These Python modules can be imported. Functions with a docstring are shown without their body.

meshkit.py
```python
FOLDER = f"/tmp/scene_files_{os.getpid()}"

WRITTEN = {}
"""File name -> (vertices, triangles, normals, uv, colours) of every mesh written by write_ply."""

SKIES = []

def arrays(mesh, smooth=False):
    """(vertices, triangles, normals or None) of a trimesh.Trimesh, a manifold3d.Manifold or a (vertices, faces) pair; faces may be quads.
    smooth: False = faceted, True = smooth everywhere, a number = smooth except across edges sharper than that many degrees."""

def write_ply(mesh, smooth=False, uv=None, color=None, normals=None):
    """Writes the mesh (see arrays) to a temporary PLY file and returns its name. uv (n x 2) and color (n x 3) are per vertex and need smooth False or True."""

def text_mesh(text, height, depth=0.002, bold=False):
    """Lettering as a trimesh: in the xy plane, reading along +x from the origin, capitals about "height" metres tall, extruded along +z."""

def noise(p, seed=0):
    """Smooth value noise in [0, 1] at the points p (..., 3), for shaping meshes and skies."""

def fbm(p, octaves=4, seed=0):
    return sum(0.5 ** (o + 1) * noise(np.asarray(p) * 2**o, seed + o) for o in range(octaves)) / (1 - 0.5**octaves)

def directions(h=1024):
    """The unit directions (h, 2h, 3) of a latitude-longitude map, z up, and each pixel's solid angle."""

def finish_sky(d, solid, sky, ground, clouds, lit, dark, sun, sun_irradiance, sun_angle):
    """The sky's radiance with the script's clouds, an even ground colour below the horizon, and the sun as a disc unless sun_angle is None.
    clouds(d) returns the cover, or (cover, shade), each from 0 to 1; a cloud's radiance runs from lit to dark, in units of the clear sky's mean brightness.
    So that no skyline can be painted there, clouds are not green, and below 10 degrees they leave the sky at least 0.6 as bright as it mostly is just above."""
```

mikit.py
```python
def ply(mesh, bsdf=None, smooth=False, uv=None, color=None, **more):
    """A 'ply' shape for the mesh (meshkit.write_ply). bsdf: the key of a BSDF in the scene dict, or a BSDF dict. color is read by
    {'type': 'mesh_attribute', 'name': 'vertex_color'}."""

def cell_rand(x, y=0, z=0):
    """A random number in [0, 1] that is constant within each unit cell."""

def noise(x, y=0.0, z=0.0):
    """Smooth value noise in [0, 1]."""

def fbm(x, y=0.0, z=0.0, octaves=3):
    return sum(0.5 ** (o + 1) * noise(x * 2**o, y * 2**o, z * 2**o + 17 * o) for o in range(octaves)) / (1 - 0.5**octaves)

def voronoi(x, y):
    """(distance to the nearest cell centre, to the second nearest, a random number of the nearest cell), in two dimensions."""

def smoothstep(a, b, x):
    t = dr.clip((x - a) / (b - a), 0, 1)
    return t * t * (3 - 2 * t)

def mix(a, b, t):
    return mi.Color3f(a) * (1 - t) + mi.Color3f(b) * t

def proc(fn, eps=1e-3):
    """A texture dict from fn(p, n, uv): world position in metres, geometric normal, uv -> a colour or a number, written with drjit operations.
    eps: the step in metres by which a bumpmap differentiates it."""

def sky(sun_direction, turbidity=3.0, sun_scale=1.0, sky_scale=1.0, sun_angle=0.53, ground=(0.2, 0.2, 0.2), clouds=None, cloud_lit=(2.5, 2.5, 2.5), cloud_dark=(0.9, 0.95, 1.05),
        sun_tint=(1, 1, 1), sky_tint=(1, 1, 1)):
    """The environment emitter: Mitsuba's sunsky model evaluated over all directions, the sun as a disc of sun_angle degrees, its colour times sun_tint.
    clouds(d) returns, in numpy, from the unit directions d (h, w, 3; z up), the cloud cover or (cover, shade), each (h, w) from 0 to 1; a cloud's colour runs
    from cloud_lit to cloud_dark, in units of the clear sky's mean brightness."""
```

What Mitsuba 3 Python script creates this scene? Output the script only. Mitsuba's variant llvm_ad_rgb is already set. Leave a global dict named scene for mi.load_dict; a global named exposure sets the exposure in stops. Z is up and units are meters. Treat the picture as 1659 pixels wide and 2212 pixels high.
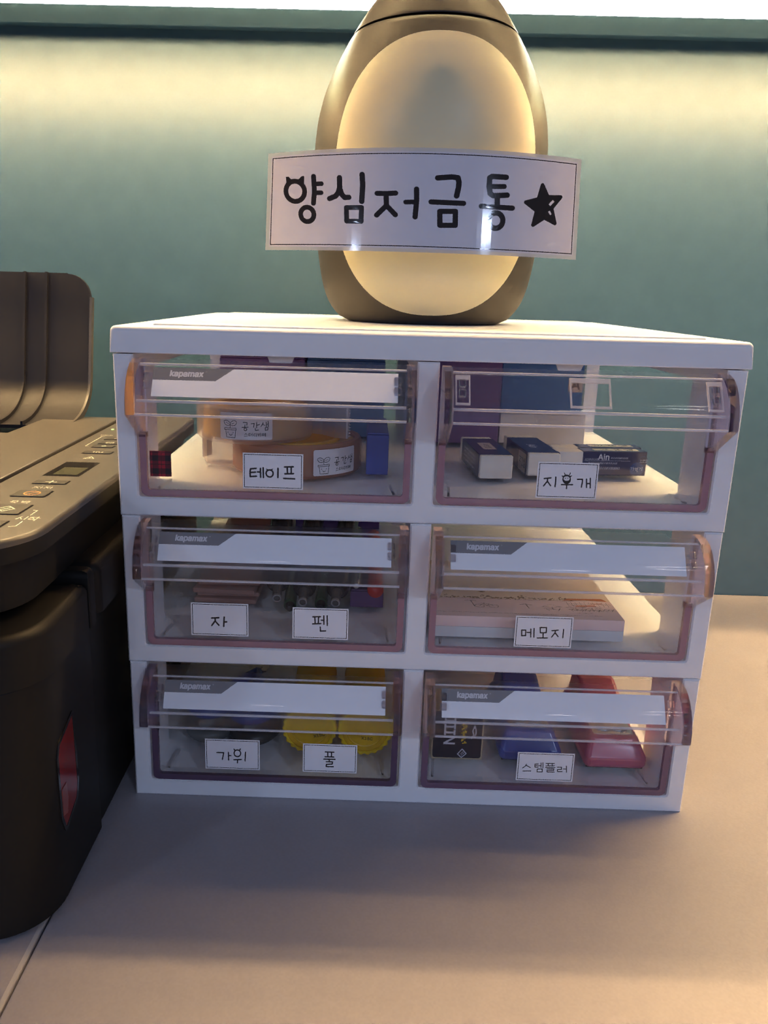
import math
import numpy as np
import trimesh
import shapely
from shapely import affinity
from shapely.geometry import Polygon, LineString, Point, box as sbox
from shapely.ops import unary_union
import mitsuba as mi
import drjit as dr
import mikit
import meshkit

T = mi.ScalarTransform4f
scene, labels = {}, {}
exposure = 0.0

# ------------------------------------------------------------------ camera
def make_camera():
    C = np.array([-0.0374, -0.4588, 0.3325])
    yaw, pitch, roll, f = -0.0126, 0.2522, 0.0262, 1684.54
    cy, sy, cp, sp = math.cos(yaw), math.sin(yaw), math.cos(pitch), math.sin(pitch)
    fw = np.array([sy * cp, cy * cp, -sp])
    r = np.array([cy, -sy, 0.0])
    u = np.cross(r, fw)
    up = -math.sin(roll) * r + math.cos(roll) * u
    return {'type': 'perspective', 'fov_axis': 'x', 'fov': math.degrees(2 * math.atan(829.5 / f)),
            'principal_point_offset_x': 70.33 / 1659, 'principal_point_offset_y': 38.65 / 2212,
            'near_clip': 0.02, 'far_clip': 20.0,
            'to_world': T().look_at(origin=C.tolist(), target=(C + fw).tolist(), up=up.tolist())}
scene['camera'] = make_camera()

# ------------------------------------------------------------------ light levels
WARM = (1.0, 0.63, 0.28)          # under-shelf strips
COOL = (0.60, 0.74, 1.05)          # ceiling panels
STRIP_A, STRIP_B, CEIL = 190.0, 270.0, 118.0
def emit(c, s):
    return {'type': 'area', 'radiance': {'type': 'rgb', 'value': [float(x * s) for x in c]}}

# ------------------------------------------------------------------ materials
def rgb(*c):
    return {'type': 'rgb', 'value': list(map(float, c))}
def pri(c, rough=0.5, metal=0.0, spec=0.5, **k):
    col = c if isinstance(c, dict) else rgb(*c)
    return {'type': 'twosided', 'bsdf': {'type': 'principled', 'base_color': col, 'roughness': rough, 'metallic': metal, 'specular': spec, **k}}
def mat(name, d):
    scene['mat_' + name] = d
    return 'mat_' + name
VC = {'type': 'mesh_attribute', 'name': 'vertex_color'}

def wall_col(p, n, uv):
    g = mikit.fbm(p.x * 60, p.z * 60, 3.0, octaves=3)
    return mikit.mix((0.034, 0.090, 0.150), (0.040, 0.101, 0.165), g)
def desk_col(p, n, uv):
    g = mikit.noise(p.x * 900, p.y * 900, 1.0)
    h = mikit.fbm(p.x * 25, p.y * 25, 2.0, octaves=3)
    return mikit.mix((0.325, 0.310, 0.335), (0.37, 0.355, 0.38), 0.5 * g + 0.5 * h)
def blk_bump(p, n, uv):
    return 0.00006 * mikit.noise(p.x * 1800, p.y * 1800, p.z * 1800)
def metal_col(p, n, uv):
    return mikit.mix((0.55, 0.55, 0.56), (0.68, 0.67, 0.66), mikit.noise(p.x * 2500, p.y * 60, p.z * 300))
M_WALL = mat('wall', pri(mikit.proc(wall_col), 0.45, spec=0.65))
M_DESK = mat('desk', pri(mikit.proc(desk_col), 0.45, spec=0.4))
M_DESKTRIM = mat('desktrim', pri((0.52, 0.50, 0.48), 0.4))
M_ROOM = mat('room', pri((0.47, 0.51, 0.60), 0.8))
M_FLOOR = mat('floor', pri((0.30, 0.27, 0.25), 0.6))
M_WHITE = mat('white', pri((0.80, 0.80, 0.82), 0.38, spec=0.5))
M_ALU = mat('alu', pri((0.30, 0.38, 0.38), 0.5))
M_PRINT = mat('print', pri(VC, 0.45, spec=0.4))
M_PRINTG = mat('printg', pri(VC, 0.10, spec=0.6))
def clear(op, c):
    return {'type': 'mask', 'opacity': op, 'bsdf': {'type': 'twosided', 'bsdf': {'type': 'conductor', 'material': 'none', 'specular_reflectance': rgb(*c)}}}
M_CLEAR = mat('clear', clear(0.02, (1.0, 0.93, 0.95)))
def frosted(op, c, r=0.3):
    return {'type': 'mask', 'opacity': op, 'bsdf': pri(c, r)}
def solid_glass(c, ior=1.49):
    return {'type': 'dielectric', 'int_ior': ior, 'ext_ior': 1.0, 'specular_transmittance': rgb(*c)}
M_CAP = mat('cap', solid_glass((0.93, 0.84, 0.86)))
M_CAPSHADE = mat('capshade', solid_glass((0.72, 0.62, 0.72)))  # same clear plastic, with the bottom-left drawer's shade put into its tint
M_RIB = mat('rib', solid_glass((0.97, 0.95, 0.96)))
M_EDGE = mat('edge', frosted(0.45, (0.82, 0.77, 0.79), 0.12))  # whitish, so lamp glints along the handle edges are painted as pale lines
M_RIMP = mat('rimpink', frosted(0.75, (0.36, 0.19, 0.24), 0.2))
M_RIMSHADE = mat('rimshade', frosted(0.85, (0.10, 0.06, 0.11), 0.2))  # pink rim darkened: shade behind the bottom-left drawer painted in
M_RIMHALFSHADE = mat('rimhalfshade', frosted(0.80, (0.17, 0.10, 0.16), 0.2))  # pink rim darkened partway, bottom-row shade painted into the colour
def black_plastic(r, c=(0.028, 0.027, 0.026)):
    return {'type': 'bumpmap', 'arbitrary': mikit.proc(blk_bump, eps=2e-4), 'scale': 1.0, 'bsdf': pri(c, r, spec=0.5)}
M_BLK = mat('black', pri((0.009, 0.0088, 0.0085), 0.5, spec=0.2))
M_BLKLIT = mat('blacklit', pri((0.042, 0.039, 0.036), 0.42, spec=0.9))  # same black plastic lightened: lamp light on the printer top put into colour
M_BLKGLOSS = mat('blackgloss', pri((0.01, 0.01, 0.01), 0.08, spec=0.6))
M_GREYBANK = mat('greybank', pri((0.027, 0.026, 0.026), 0.48, spec=0.32))
M_CREAM = mat('cream', pri((0.78, 0.68, 0.42), 0.38, spec=0.4))

# ------------------------------------------------------------------ mesh helpers
def tri(poly):
    v, f = trimesh.creation.triangulate_polygon(poly, engine='earcut')
    return np.asarray(v), np.asarray(f)
def polys(g):
    return [p for p in getattr(g, 'geoms', [g]) if isinstance(p, Polygon) and p.area > 1e-14]
def cat(*ms):
    return trimesh.util.concatenate([m for m in ms if m is not None])
AX = {'x': np.array([[0, 0, 1], [1, 0, 0], [0, 1, 0.0]]),      # profile (a,b) -> (y,z), swept along x
      'y': np.array([[1, 0, 0], [0, 0, 1], [0, 1, 0.0]]),      # profile (a,b) -> (x,z), swept along y
      'z': np.eye(3)}                                           # profile (a,b) -> (x,y), swept along z
def ext(poly, axis, a, b):
    """Sweep a shapely polygon along an axis from a to b."""
    out = []
    for p in polys(poly):
        m = trimesh.creation.extrude_polygon(p, b - a, engine='earcut')
        v = np.asarray(m.vertices) + [0, 0, a]
        v = v @ AX[axis].T
        mm = trimesh.Trimesh(v, m.faces, process=False)
        if np.linalg.det(AX[axis]) < 0:
            mm.invert()
        out.append(mm)
    return cat(*out)
def bevel_ext(poly, axis, a, b, c):
    """Sweep with the edges at the start face chamfered by c (stack of a mitred inset ring and the full profile)."""
    inner = poly.buffer(-c, join_style=2)
    body = ext(poly, axis, a + c, b)
    parts = [body]
    def rings(p):
        return [np.asarray(p.exterior.coords)[:-1]] + [np.asarray(i.coords)[:-1] for i in p.interiors]
    try:
        ro, ri = rings(poly), rings(inner)
        vs, fs = [], []
        n0 = 0
        for o in ro:
            i = min(ri, key=lambda q: np.linalg.norm(q.mean(0) - o.mean(0)) + abs(len(q) - len(o)))
            assert len(i) == len(o)
            k = np.argmin(np.linalg.norm(i - o[0], axis=1))
            i = np.roll(i, -k, axis=0)
            if np.linalg.norm(i[1] - o[1]) > 4 * c + 1e-9:
                i = np.roll(i[::-1], 1, axis=0)
            n = len(o)
            vs += [np.column_stack([o, np.full(n, a + c)]), np.column_stack([i, np.full(n, a)])]
            for q in range(n):
                w = (q + 1) % n
                fs += [[n0 + q, n0 + w, n0 + n + w], [n0 + q, n0 + n + w, n0 + n + q]]
            n0 += 2 * n
        v, f = tri(inner)
        fs += (np.asarray(f) + n0).tolist()
        vs.append(np.column_stack([v, np.full(len(v), a)]))
        parts.append(trimesh.Trimesh(np.vstack(vs) @ AX[axis].T, fs, process=False))
    except AssertionError:
        parts.append(ext(inner, axis, a, a + c))
    return cat(*parts)
def rrect(x0, y0, x1, y1, r, q=6):
    return sbox(x0 + r, y0 + r, x1 - r, y1 - r).buffer(r, quad_segs=q)
SPH = trimesh.creation.icosphere(subdivisions=2).vertices
def rbox(x0, x1, y0, y1, z0, z1, r, rb=None):
    """Rounded box, hull of spheres; rb = radius of the bottom corners (0 = sharp)."""
    pts = []
    for sx, xx in ((-1, x0), (1, x1)):
        for sy, yy in ((-1, y0), (1, y1)):
            for sz, zz in ((-1, z0), (1, z1)):
                q = r if (sz > 0 or rb is None) else rb
                if q <= 0:
                    ang = np.linspace(0, 2 * np.pi, 24, endpoint=False)
                    pts.append(np.column_stack([xx - sx * r + r * np.cos(ang), yy - sy * r + r * np.sin(ang), np.full(24, zz)]))
                else:
                    pts.append(SPH * q + [xx - sx * q, yy - sy * q, zz - sz * q])
    return trimesh.convex.convex_hull(np.vstack(pts))
def bx(x0, x1, y0, y1, z0, z1):
    m = trimesh.creation.box(extents=[x1 - x0, y1 - y0, z1 - z0])
    m.apply_translation([(x0 + x1) / 2, (y0 + y1) / 2, (z0 + z1) / 2])
    return m
def lathe(profile, n=64):
    """Revolve (r,z) points about z."""
    p = np.asarray(profile, float)
    a = np.linspace(0, 2 * np.pi, n, endpoint=False)
    v = np.stack([np.outer(p[:, 0], np.cos(a)), np.outer(p[:, 0], np.sin(a)), np.outer(p[:, 1], np.ones(n))], -1).reshape(-1, 3)
    f = []
    for i in range(len(p) - 1):
        for j in range(n):
            k = (j + 1) % n
            f += [[i * n + j, i * n + k, (i + 1) * n + k], [i * n + j, (i + 1) * n + k, (i + 1) * n + j]]
    m = trimesh.Trimesh(v, f, process=True)
    m.update_faces(m.nondegenerate_faces())
    m.fix_normals()
    return m
def tube(pts, r, n=12):
    """Round tube along a polyline with capped ends; r a number or a list."""
    p = np.asarray(pts, float)
    r = np.broadcast_to(r, (len(p),)).astype(float)
    t = np.gradient(p, axis=0)
    t /= np.linalg.norm(t, axis=1, keepdims=True) + 1e-12
    a = np.cross(t, np.where(np.abs(t[:, 2:]) < 0.9, [0, 0, 1.0], [1.0, 0, 0]))
    a /= np.linalg.norm(a, axis=1, keepdims=True) + 1e-12
    b = np.cross(t, a)
    ang = np.arange(n) * 2 * np.pi / n
    v = (p[:, None] + r[:, None, None] * (np.cos(ang)[None, :, None] * a[:, None] + np.sin(ang)[None, :, None] * b[:, None])).reshape(-1, 3)
    f = []
    for i in range(len(p) - 1):
        for j in range(n):
            k = (j + 1) % n
            f += [[i * n + j, (i + 1) * n + k, i * n + k], [i * n + j, (i + 1) * n + j, (i + 1) * n + k]]
    c0, c1 = len(v), len(v) + 1
    v = np.vstack([v, p[:1], p[-1:]])
    for j in range(n):
        k = (j + 1) % n
        f += [[c0, j, k], [c1, (len(p) - 1) * n + k, (len(p) - 1) * n + j]]
    m = trimesh.Trimesh(v, f, process=False)
    m.fix_normals()
    return m
def moved(m, loc=(0, 0, 0), rz=0.0, rx=0.0, ry=0.0, s=None):
    m = m.copy()
    if s is not None:
        m.apply_scale(s)
    for ang, ax in ((rx, [1, 0, 0]), (ry, [0, 1, 0]), (rz, [0, 0, 1])):
        if ang:
            m.apply_transform(trimesh.transformations.rotation_matrix(math.radians(ang), ax))
    m.apply_translation(loc)
    return m

# ------------------------------------------------------------------ scene helpers
def num(key):
    if key not in scene and key not in labels and not any(k.startswith(key + '__') for k in scene):
        return key
    n = 1
    while f'{key}_{n:03d}' in scene or f'{key}_{n:03d}' in labels or any(k.startswith(f'{key}_{n:03d}__') for k in scene):
        n += 1
    return f'{key}_{n:03d}'
def put(key, mesh, bsdf, smooth=35, color=None, label=None, emitter=None):
    key = num(key)
    d = mikit.ply(mesh, bsdf, smooth=False if color is not None else smooth, color=color)
    if emitter:
        d['emitter'] = emitter
    scene[key] = d
    if label:
        labels[key] = {'label': label}
    return key
def thing(name, label, category, group=None):
    key = num(name)
    labels[key] = {'label': label, 'category': category}
    if group:
        labels[key]['group'] = group
    return key
def struct(name, mesh, bsdf, smooth=False, emitter=None):
    d = mikit.ply(mesh, bsdf, smooth=smooth)
    if emitter:
        d['emitter'] = emitter
    scene[name] = d
    labels[name] = {'kind': 'structure', 'label': name.replace('_', ' ')}

# flat print: layers of coloured regions in millimetres, laid on a surface by a map (a, b, height) -> world
INK, PAPER = (0.015, 0.014, 0.016), (0.80, 0.79, 0.82)
def strokes(lines, w):
    g = []
    for l in lines:
        if len(l) == 1:
            g.append(Point(l[0]).buffer(w / 2))
        else:
            g.append(LineString(l).buffer(w / 2, quad_segs=5))
    return unary_union(g)
def ring(cx, cy, rx, ry, w, q=10):
    e = affinity.scale(Point(cx, cy).buffer(1, quad_segs=q), rx + w / 2, ry + w / 2)
    i = affinity.scale(Point(cx, cy).buffer(1, quad_segs=q), rx - w / 2, ry - w / 2)
    return e.difference(i)
def frame_of(x0, y0, x1, y1, w):
    return sbox(x0, y0, x1, y1).difference(sbox(x0 + w, y0 + w, x1 - w, y1 - w))
def quad_map(q, W, H):
    """Map from lettering units inside the quad TL, TR, BR, BL to millimetres on a W x H card, origin at its middle."""
    q = np.asarray(q, float)
    dst = np.array([[-W / 2, H / 2], [W / 2, H / 2], [W / 2, -H / 2], [-W / 2, -H / 2]])
    A, b = [], []
    for (x, y), (u, v) in zip(q, dst):
        A += [[x, y, 1, 0, 0, 0, -u * x, -u * y], [0, 0, 0, x, y, 1, -v * x, -v * y]]
        b += [u, v]
    h = np.append(np.linalg.solve(A, b), 1).reshape(3, 3)
    def go(x, y, z=None):
        x, y = np.asarray(x), np.asarray(y)
        d = h[2, 0] * x + h[2, 1] * y + 1
        return (h[0, 0] * x + h[0, 1] * y + h[0, 2]) / d, (h[1, 0] * x + h[1, 1] * y + h[1, 2]) / d
    return lambda g: shapely.ops.transform(go, g)
def printed(layers, place, size=None, step=0.05):
    """layers: [(shapely geometry in mm, colour)]; each lies step mm above the one before. place(v mm) -> world metres."""
    vs, fs, cs, n = [], [], [], 0
    for k, (g, c) in enumerate(layers):
        for p in polys(g):
            v, f = tri(p)
            v3 = np.column_stack([v, np.full(len(v), (k + 1) * step)])
            if size:
                v3, f = trimesh.remesh.subdivide_to_size(v3, f, size, max_iter=12)
            vs.append(v3); fs.append(np.asarray(f) + n); cs.append(np.tile(c, (len(v3), 1)))
            n += len(v3)
    v = place(np.vstack(vs))
    return trimesh.Trimesh(v, np.vstack(fs), process=False), np.vstack(cs)
def flat_place(o, ax, ay):
    o, ax, ay = np.asarray(o, float), np.asarray(ax, float), np.asarray(ay, float)
    ax, ay = ax / np.linalg.norm(ax), ay / np.linalg.norm(ay)
    n = np.cross(ax, ay)
    return lambda v: o + 1e-3 * (v[:, :1] * ax + v[:, 1:2] * ay + v[:, 2:3] * n)
def text_poly(text, h, bold=True):
    """Outline of latin lettering in mm from the front faces of meshkit.text_mesh."""
    m = meshkit.text_mesh(text, h, 1.0, bold)
    f = m.faces[(np.abs(m.vertices[m.faces][:, :, 2] - 1.0) < 1e-6).all(1)]
    return unary_union([Polygon(m.vertices[t][:, :2]).buffer(1e-4) for t in f])

# ------------------------------------------------------------------ the setting
WY = 0.41
struct('wall_back', bx(-3.0, 3.0, WY, WY + 0.08, -0.73, 1.67), M_WALL)
struct('floor', bx(-3.0, 3.0, -5.0, WY, -0.80, -0.73), M_FLOOR)
struct('ceiling', bx(-3.0, 3.0, -5.0, WY + 0.08, 1.67, 1.75), M_ROOM)
struct('wall_left', bx(-3.08, -3.0, -5.0, WY, -0.73, 1.67), M_ROOM)
struct('wall_right', bx(3.0, 3.08, -5.0, WY, -0.73, 1.67), M_ROOM)
struct('wall_front', bx(-3.0, 3.0, -5.08, -5.0, -0.73, 1.67), M_ROOM)

def ceiling_lamp(x, y, s, label):
    t = thing('ceiling_light', label, 'ceiling light')
    put(t + '__frame', ext(sbox(x - s - .012, y - s - .012, x + s + .012, y + s + .012).difference(sbox(x - s, y - s, x + s, y + s)), 'z', 1.652, 1.67), M_WHITE, False)
    m = trimesh.Trimesh([[x - s, y - s, 1.66], [x + s, y - s, 1.66], [x + s, y + s, 1.66], [x - s, y + s, 1.66]], [[0, 2, 1], [0, 3, 2]], process=False)
    put(t + '__diffuser', m, M_WHITE, False, emitter=emit(COOL, CEIL))
ceiling_lamp(1.30, -2.50, 0.11, 'square ceiling light in the room behind the camera, near one at the right')
ceiling_lamp(-2.25, -2.45, 0.11, 'square ceiling light in the room behind the camera, near one at the left')
ceiling_lamp(1.30, -4.30, 0.12, 'square ceiling light in the room behind the camera, far one at the right')
ceiling_lamp(-0.60, -4.30, 0.12, 'square ceiling light in the room behind the camera, far one at the left')

# desk: two tops that meet in a seam left of the cabinet
def desk(x0, x1, label):
    t = thing('desk', label, 'desk')
    y0 = -0.32
    put(t + '__tabletop', rbox(x0, x1, y0, WY - 0.001, -0.028, 0.0, 0.0012), M_DESK, 30)
    return t
d = desk(-0.1994, 1.25, 'wide pale grey desk under the drawer cabinet')
put(d + '__leg', bx(1.18, 1.22, -0.28, 0.36, -0.73, -0.028), M_WHITE, False)
put(d + '__leg', bx(-0.17, -0.13, -0.28, 0.36, -0.73, -0.028), M_WHITE, False)
d = desk(-1.25, -0.2006, 'pale grey desk under most of the black printer')
put(d + '__edge_band', bx(-0.2030, -0.2008, -0.32, WY - .001, -0.0006, 0.00025), M_DESKTRIM, False)
put(d + '__leg', bx(-1.22, -1.18, -0.28, 0.36, -0.73, -0.028), M_WHITE, False)
put(d + '__leg', bx(-0.27, -0.23, -0.28, 0.36, -0.73, -0.028), M_WHITE, False)

# shelf box on the wall with the visible light strip under it, and a second shelf with a strip further up, outside the frame
ZS = 0.5690
t = thing('wall_shelf', 'teal shelf along the wall above the drawer cabinet', 'shelf')
put(t + '__lower_board', bx(-1.25, 1.25, 0.232, 0.348, ZS, ZS + 0.0145), M_WALL, False)
put(t + '__board', bx(-1.25, 1.25, 0.232, WY - .0002, ZS + 0.0148, ZS + 0.036), M_WALL, False)
t = thing('wall_shelf', 'teal upper shelf above the frame', 'shelf')
put(t + '__board', bx(-1.25, 1.25, 0.150, WY, 0.815, 0.833), M_WALL, False)
def strip(y, zt, w, h, label, power, x0=-1.15, x1=1.15):
    """Bar lamp under a shelf: a glowing rounded diffuser w x h with end caps."""
    t = thing('light_strip', label, 'light strip')
    z0, r = zt - h, min(w, h) * 0.3
    a = np.linspace(0, math.pi / 2, 5)
    prof = [(y - w / 2, zt)] + [(y - w / 2 + r - r * math.cos(q), z0 + r - r * math.sin(q)) for q in a] + [(y + w / 2 - r + r * math.sin(q), z0 + r - r * math.cos(q)) for q in a] + [(y + w / 2, zt)]
    n = len(prof)
    v = np.vstack([np.column_stack([np.full(n, x), prof]) for x in (x0, x1)])
    f = []
    for i in range(n - 1):
        f += [[i, i + 1, n + i + 1], [i, n + i + 1, n + i]]
    m = trimesh.Trimesh(v, f, process=False)
    low = m.face_normals[np.argmin(m.triangles_center[:, 2])]
    if low[2] > 0:
        m.invert()
    put(t + '__diffuser', m, M_WHITE, False, emitter=emit(WARM, power))
    for xe in (x0 - .004, x1):
        put(t + '__end_cap', bx(xe, xe + .004, y - w / 2, y + w / 2, z0, zt), M_ALU, False)
strip(0.265, ZS, 0.010, 0.0095, 'glowing light strip under the teal shelf at the top', STRIP_A)
strip(0.200, 0.815, 0.010, 0.008, 'narrow light strip under the upper shelf above the frame', STRIP_B)

# ------------------------------------------------------------------ drawer cabinet
H, HW, DEP = 0.0984, 0.185, 0.318
cab = thing('drawer_cabinet', 'white plastic cabinet with six clear drawers in three rows', 'drawer cabinet')
put(cab + '__lid', cat(rbox(-HW - .0012, HW + .0012, -0.0012, 0.321, 0.2955, 0.3110, 0.0035, 0.0006),
                       rbox(-HW + .020, HW - .020, 0.016, 0.306, 0.3095, 0.3121, 0.0012, 0.0004)), M_WHITE, 40)
for k in range(3):
    z0 = H * (2 - k)
    z1 = z0 + H - 0.0004
    op = lambda a, b: rrect(a, z0 + 0.0118, b, z1 + 0.02, 0.0015, 2)
    outer = sbox(-HW + .0006 * k, z0, HW - .0006 * k, z1)
    prof = outer.difference(unary_union([op(-0.1730, -0.0065), op(0.0065, 0.1730)]))
    fr = put(cab + '__frame', bevel_ext(prof, 'y', 0.0, 0.048, 0.0009), M_WHITE, 30)
    put(fr + '__shelf', bx(-HW + .0006 * k, HW - .0006 * k, 0.0481, DEP, z0, z0 + 0.0118), M_WHITE, False)
    put(fr + '__middle_post', bx(-.0060, .0060, 0.2900, DEP, z0 + .0119, z1), M_WHITE, False)
    put(fr + '__middle_rail', bx(-.0060, .0060, 0.0481, 0.2899, z1 - .010, z1), M_WHITE, False)
    for sx in (-1, 1):
        xa = sx * (HW - .0006 * k - .006)
        put(fr + '__back_post', bx(xa - .006, xa + .006, 0.290, DEP, z0 + .0119, z1), M_WHITE, False)
        put(fr + '__side_rail', bx(xa - .006, xa + .006, 0.0481, 0.2899, z1 - .010, z1), M_WHITE, False)
# grey stop tabs under the lid
for xa in (-0.0868, 0.0825):
    tab = Polygon([(xa - .0085, .2965), (xa + .0085, .2965), (xa + .0065, .2915), (xa - .0065, .2915)])
    put(cab + '__stop_tab', ext(tab, 'y', 0.004, 0.0055), mat('tab', pri((0.55, 0.54, 0.55), 0.5)) if 'mat_tab' not in scene else 'mat_tab', False)

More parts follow.
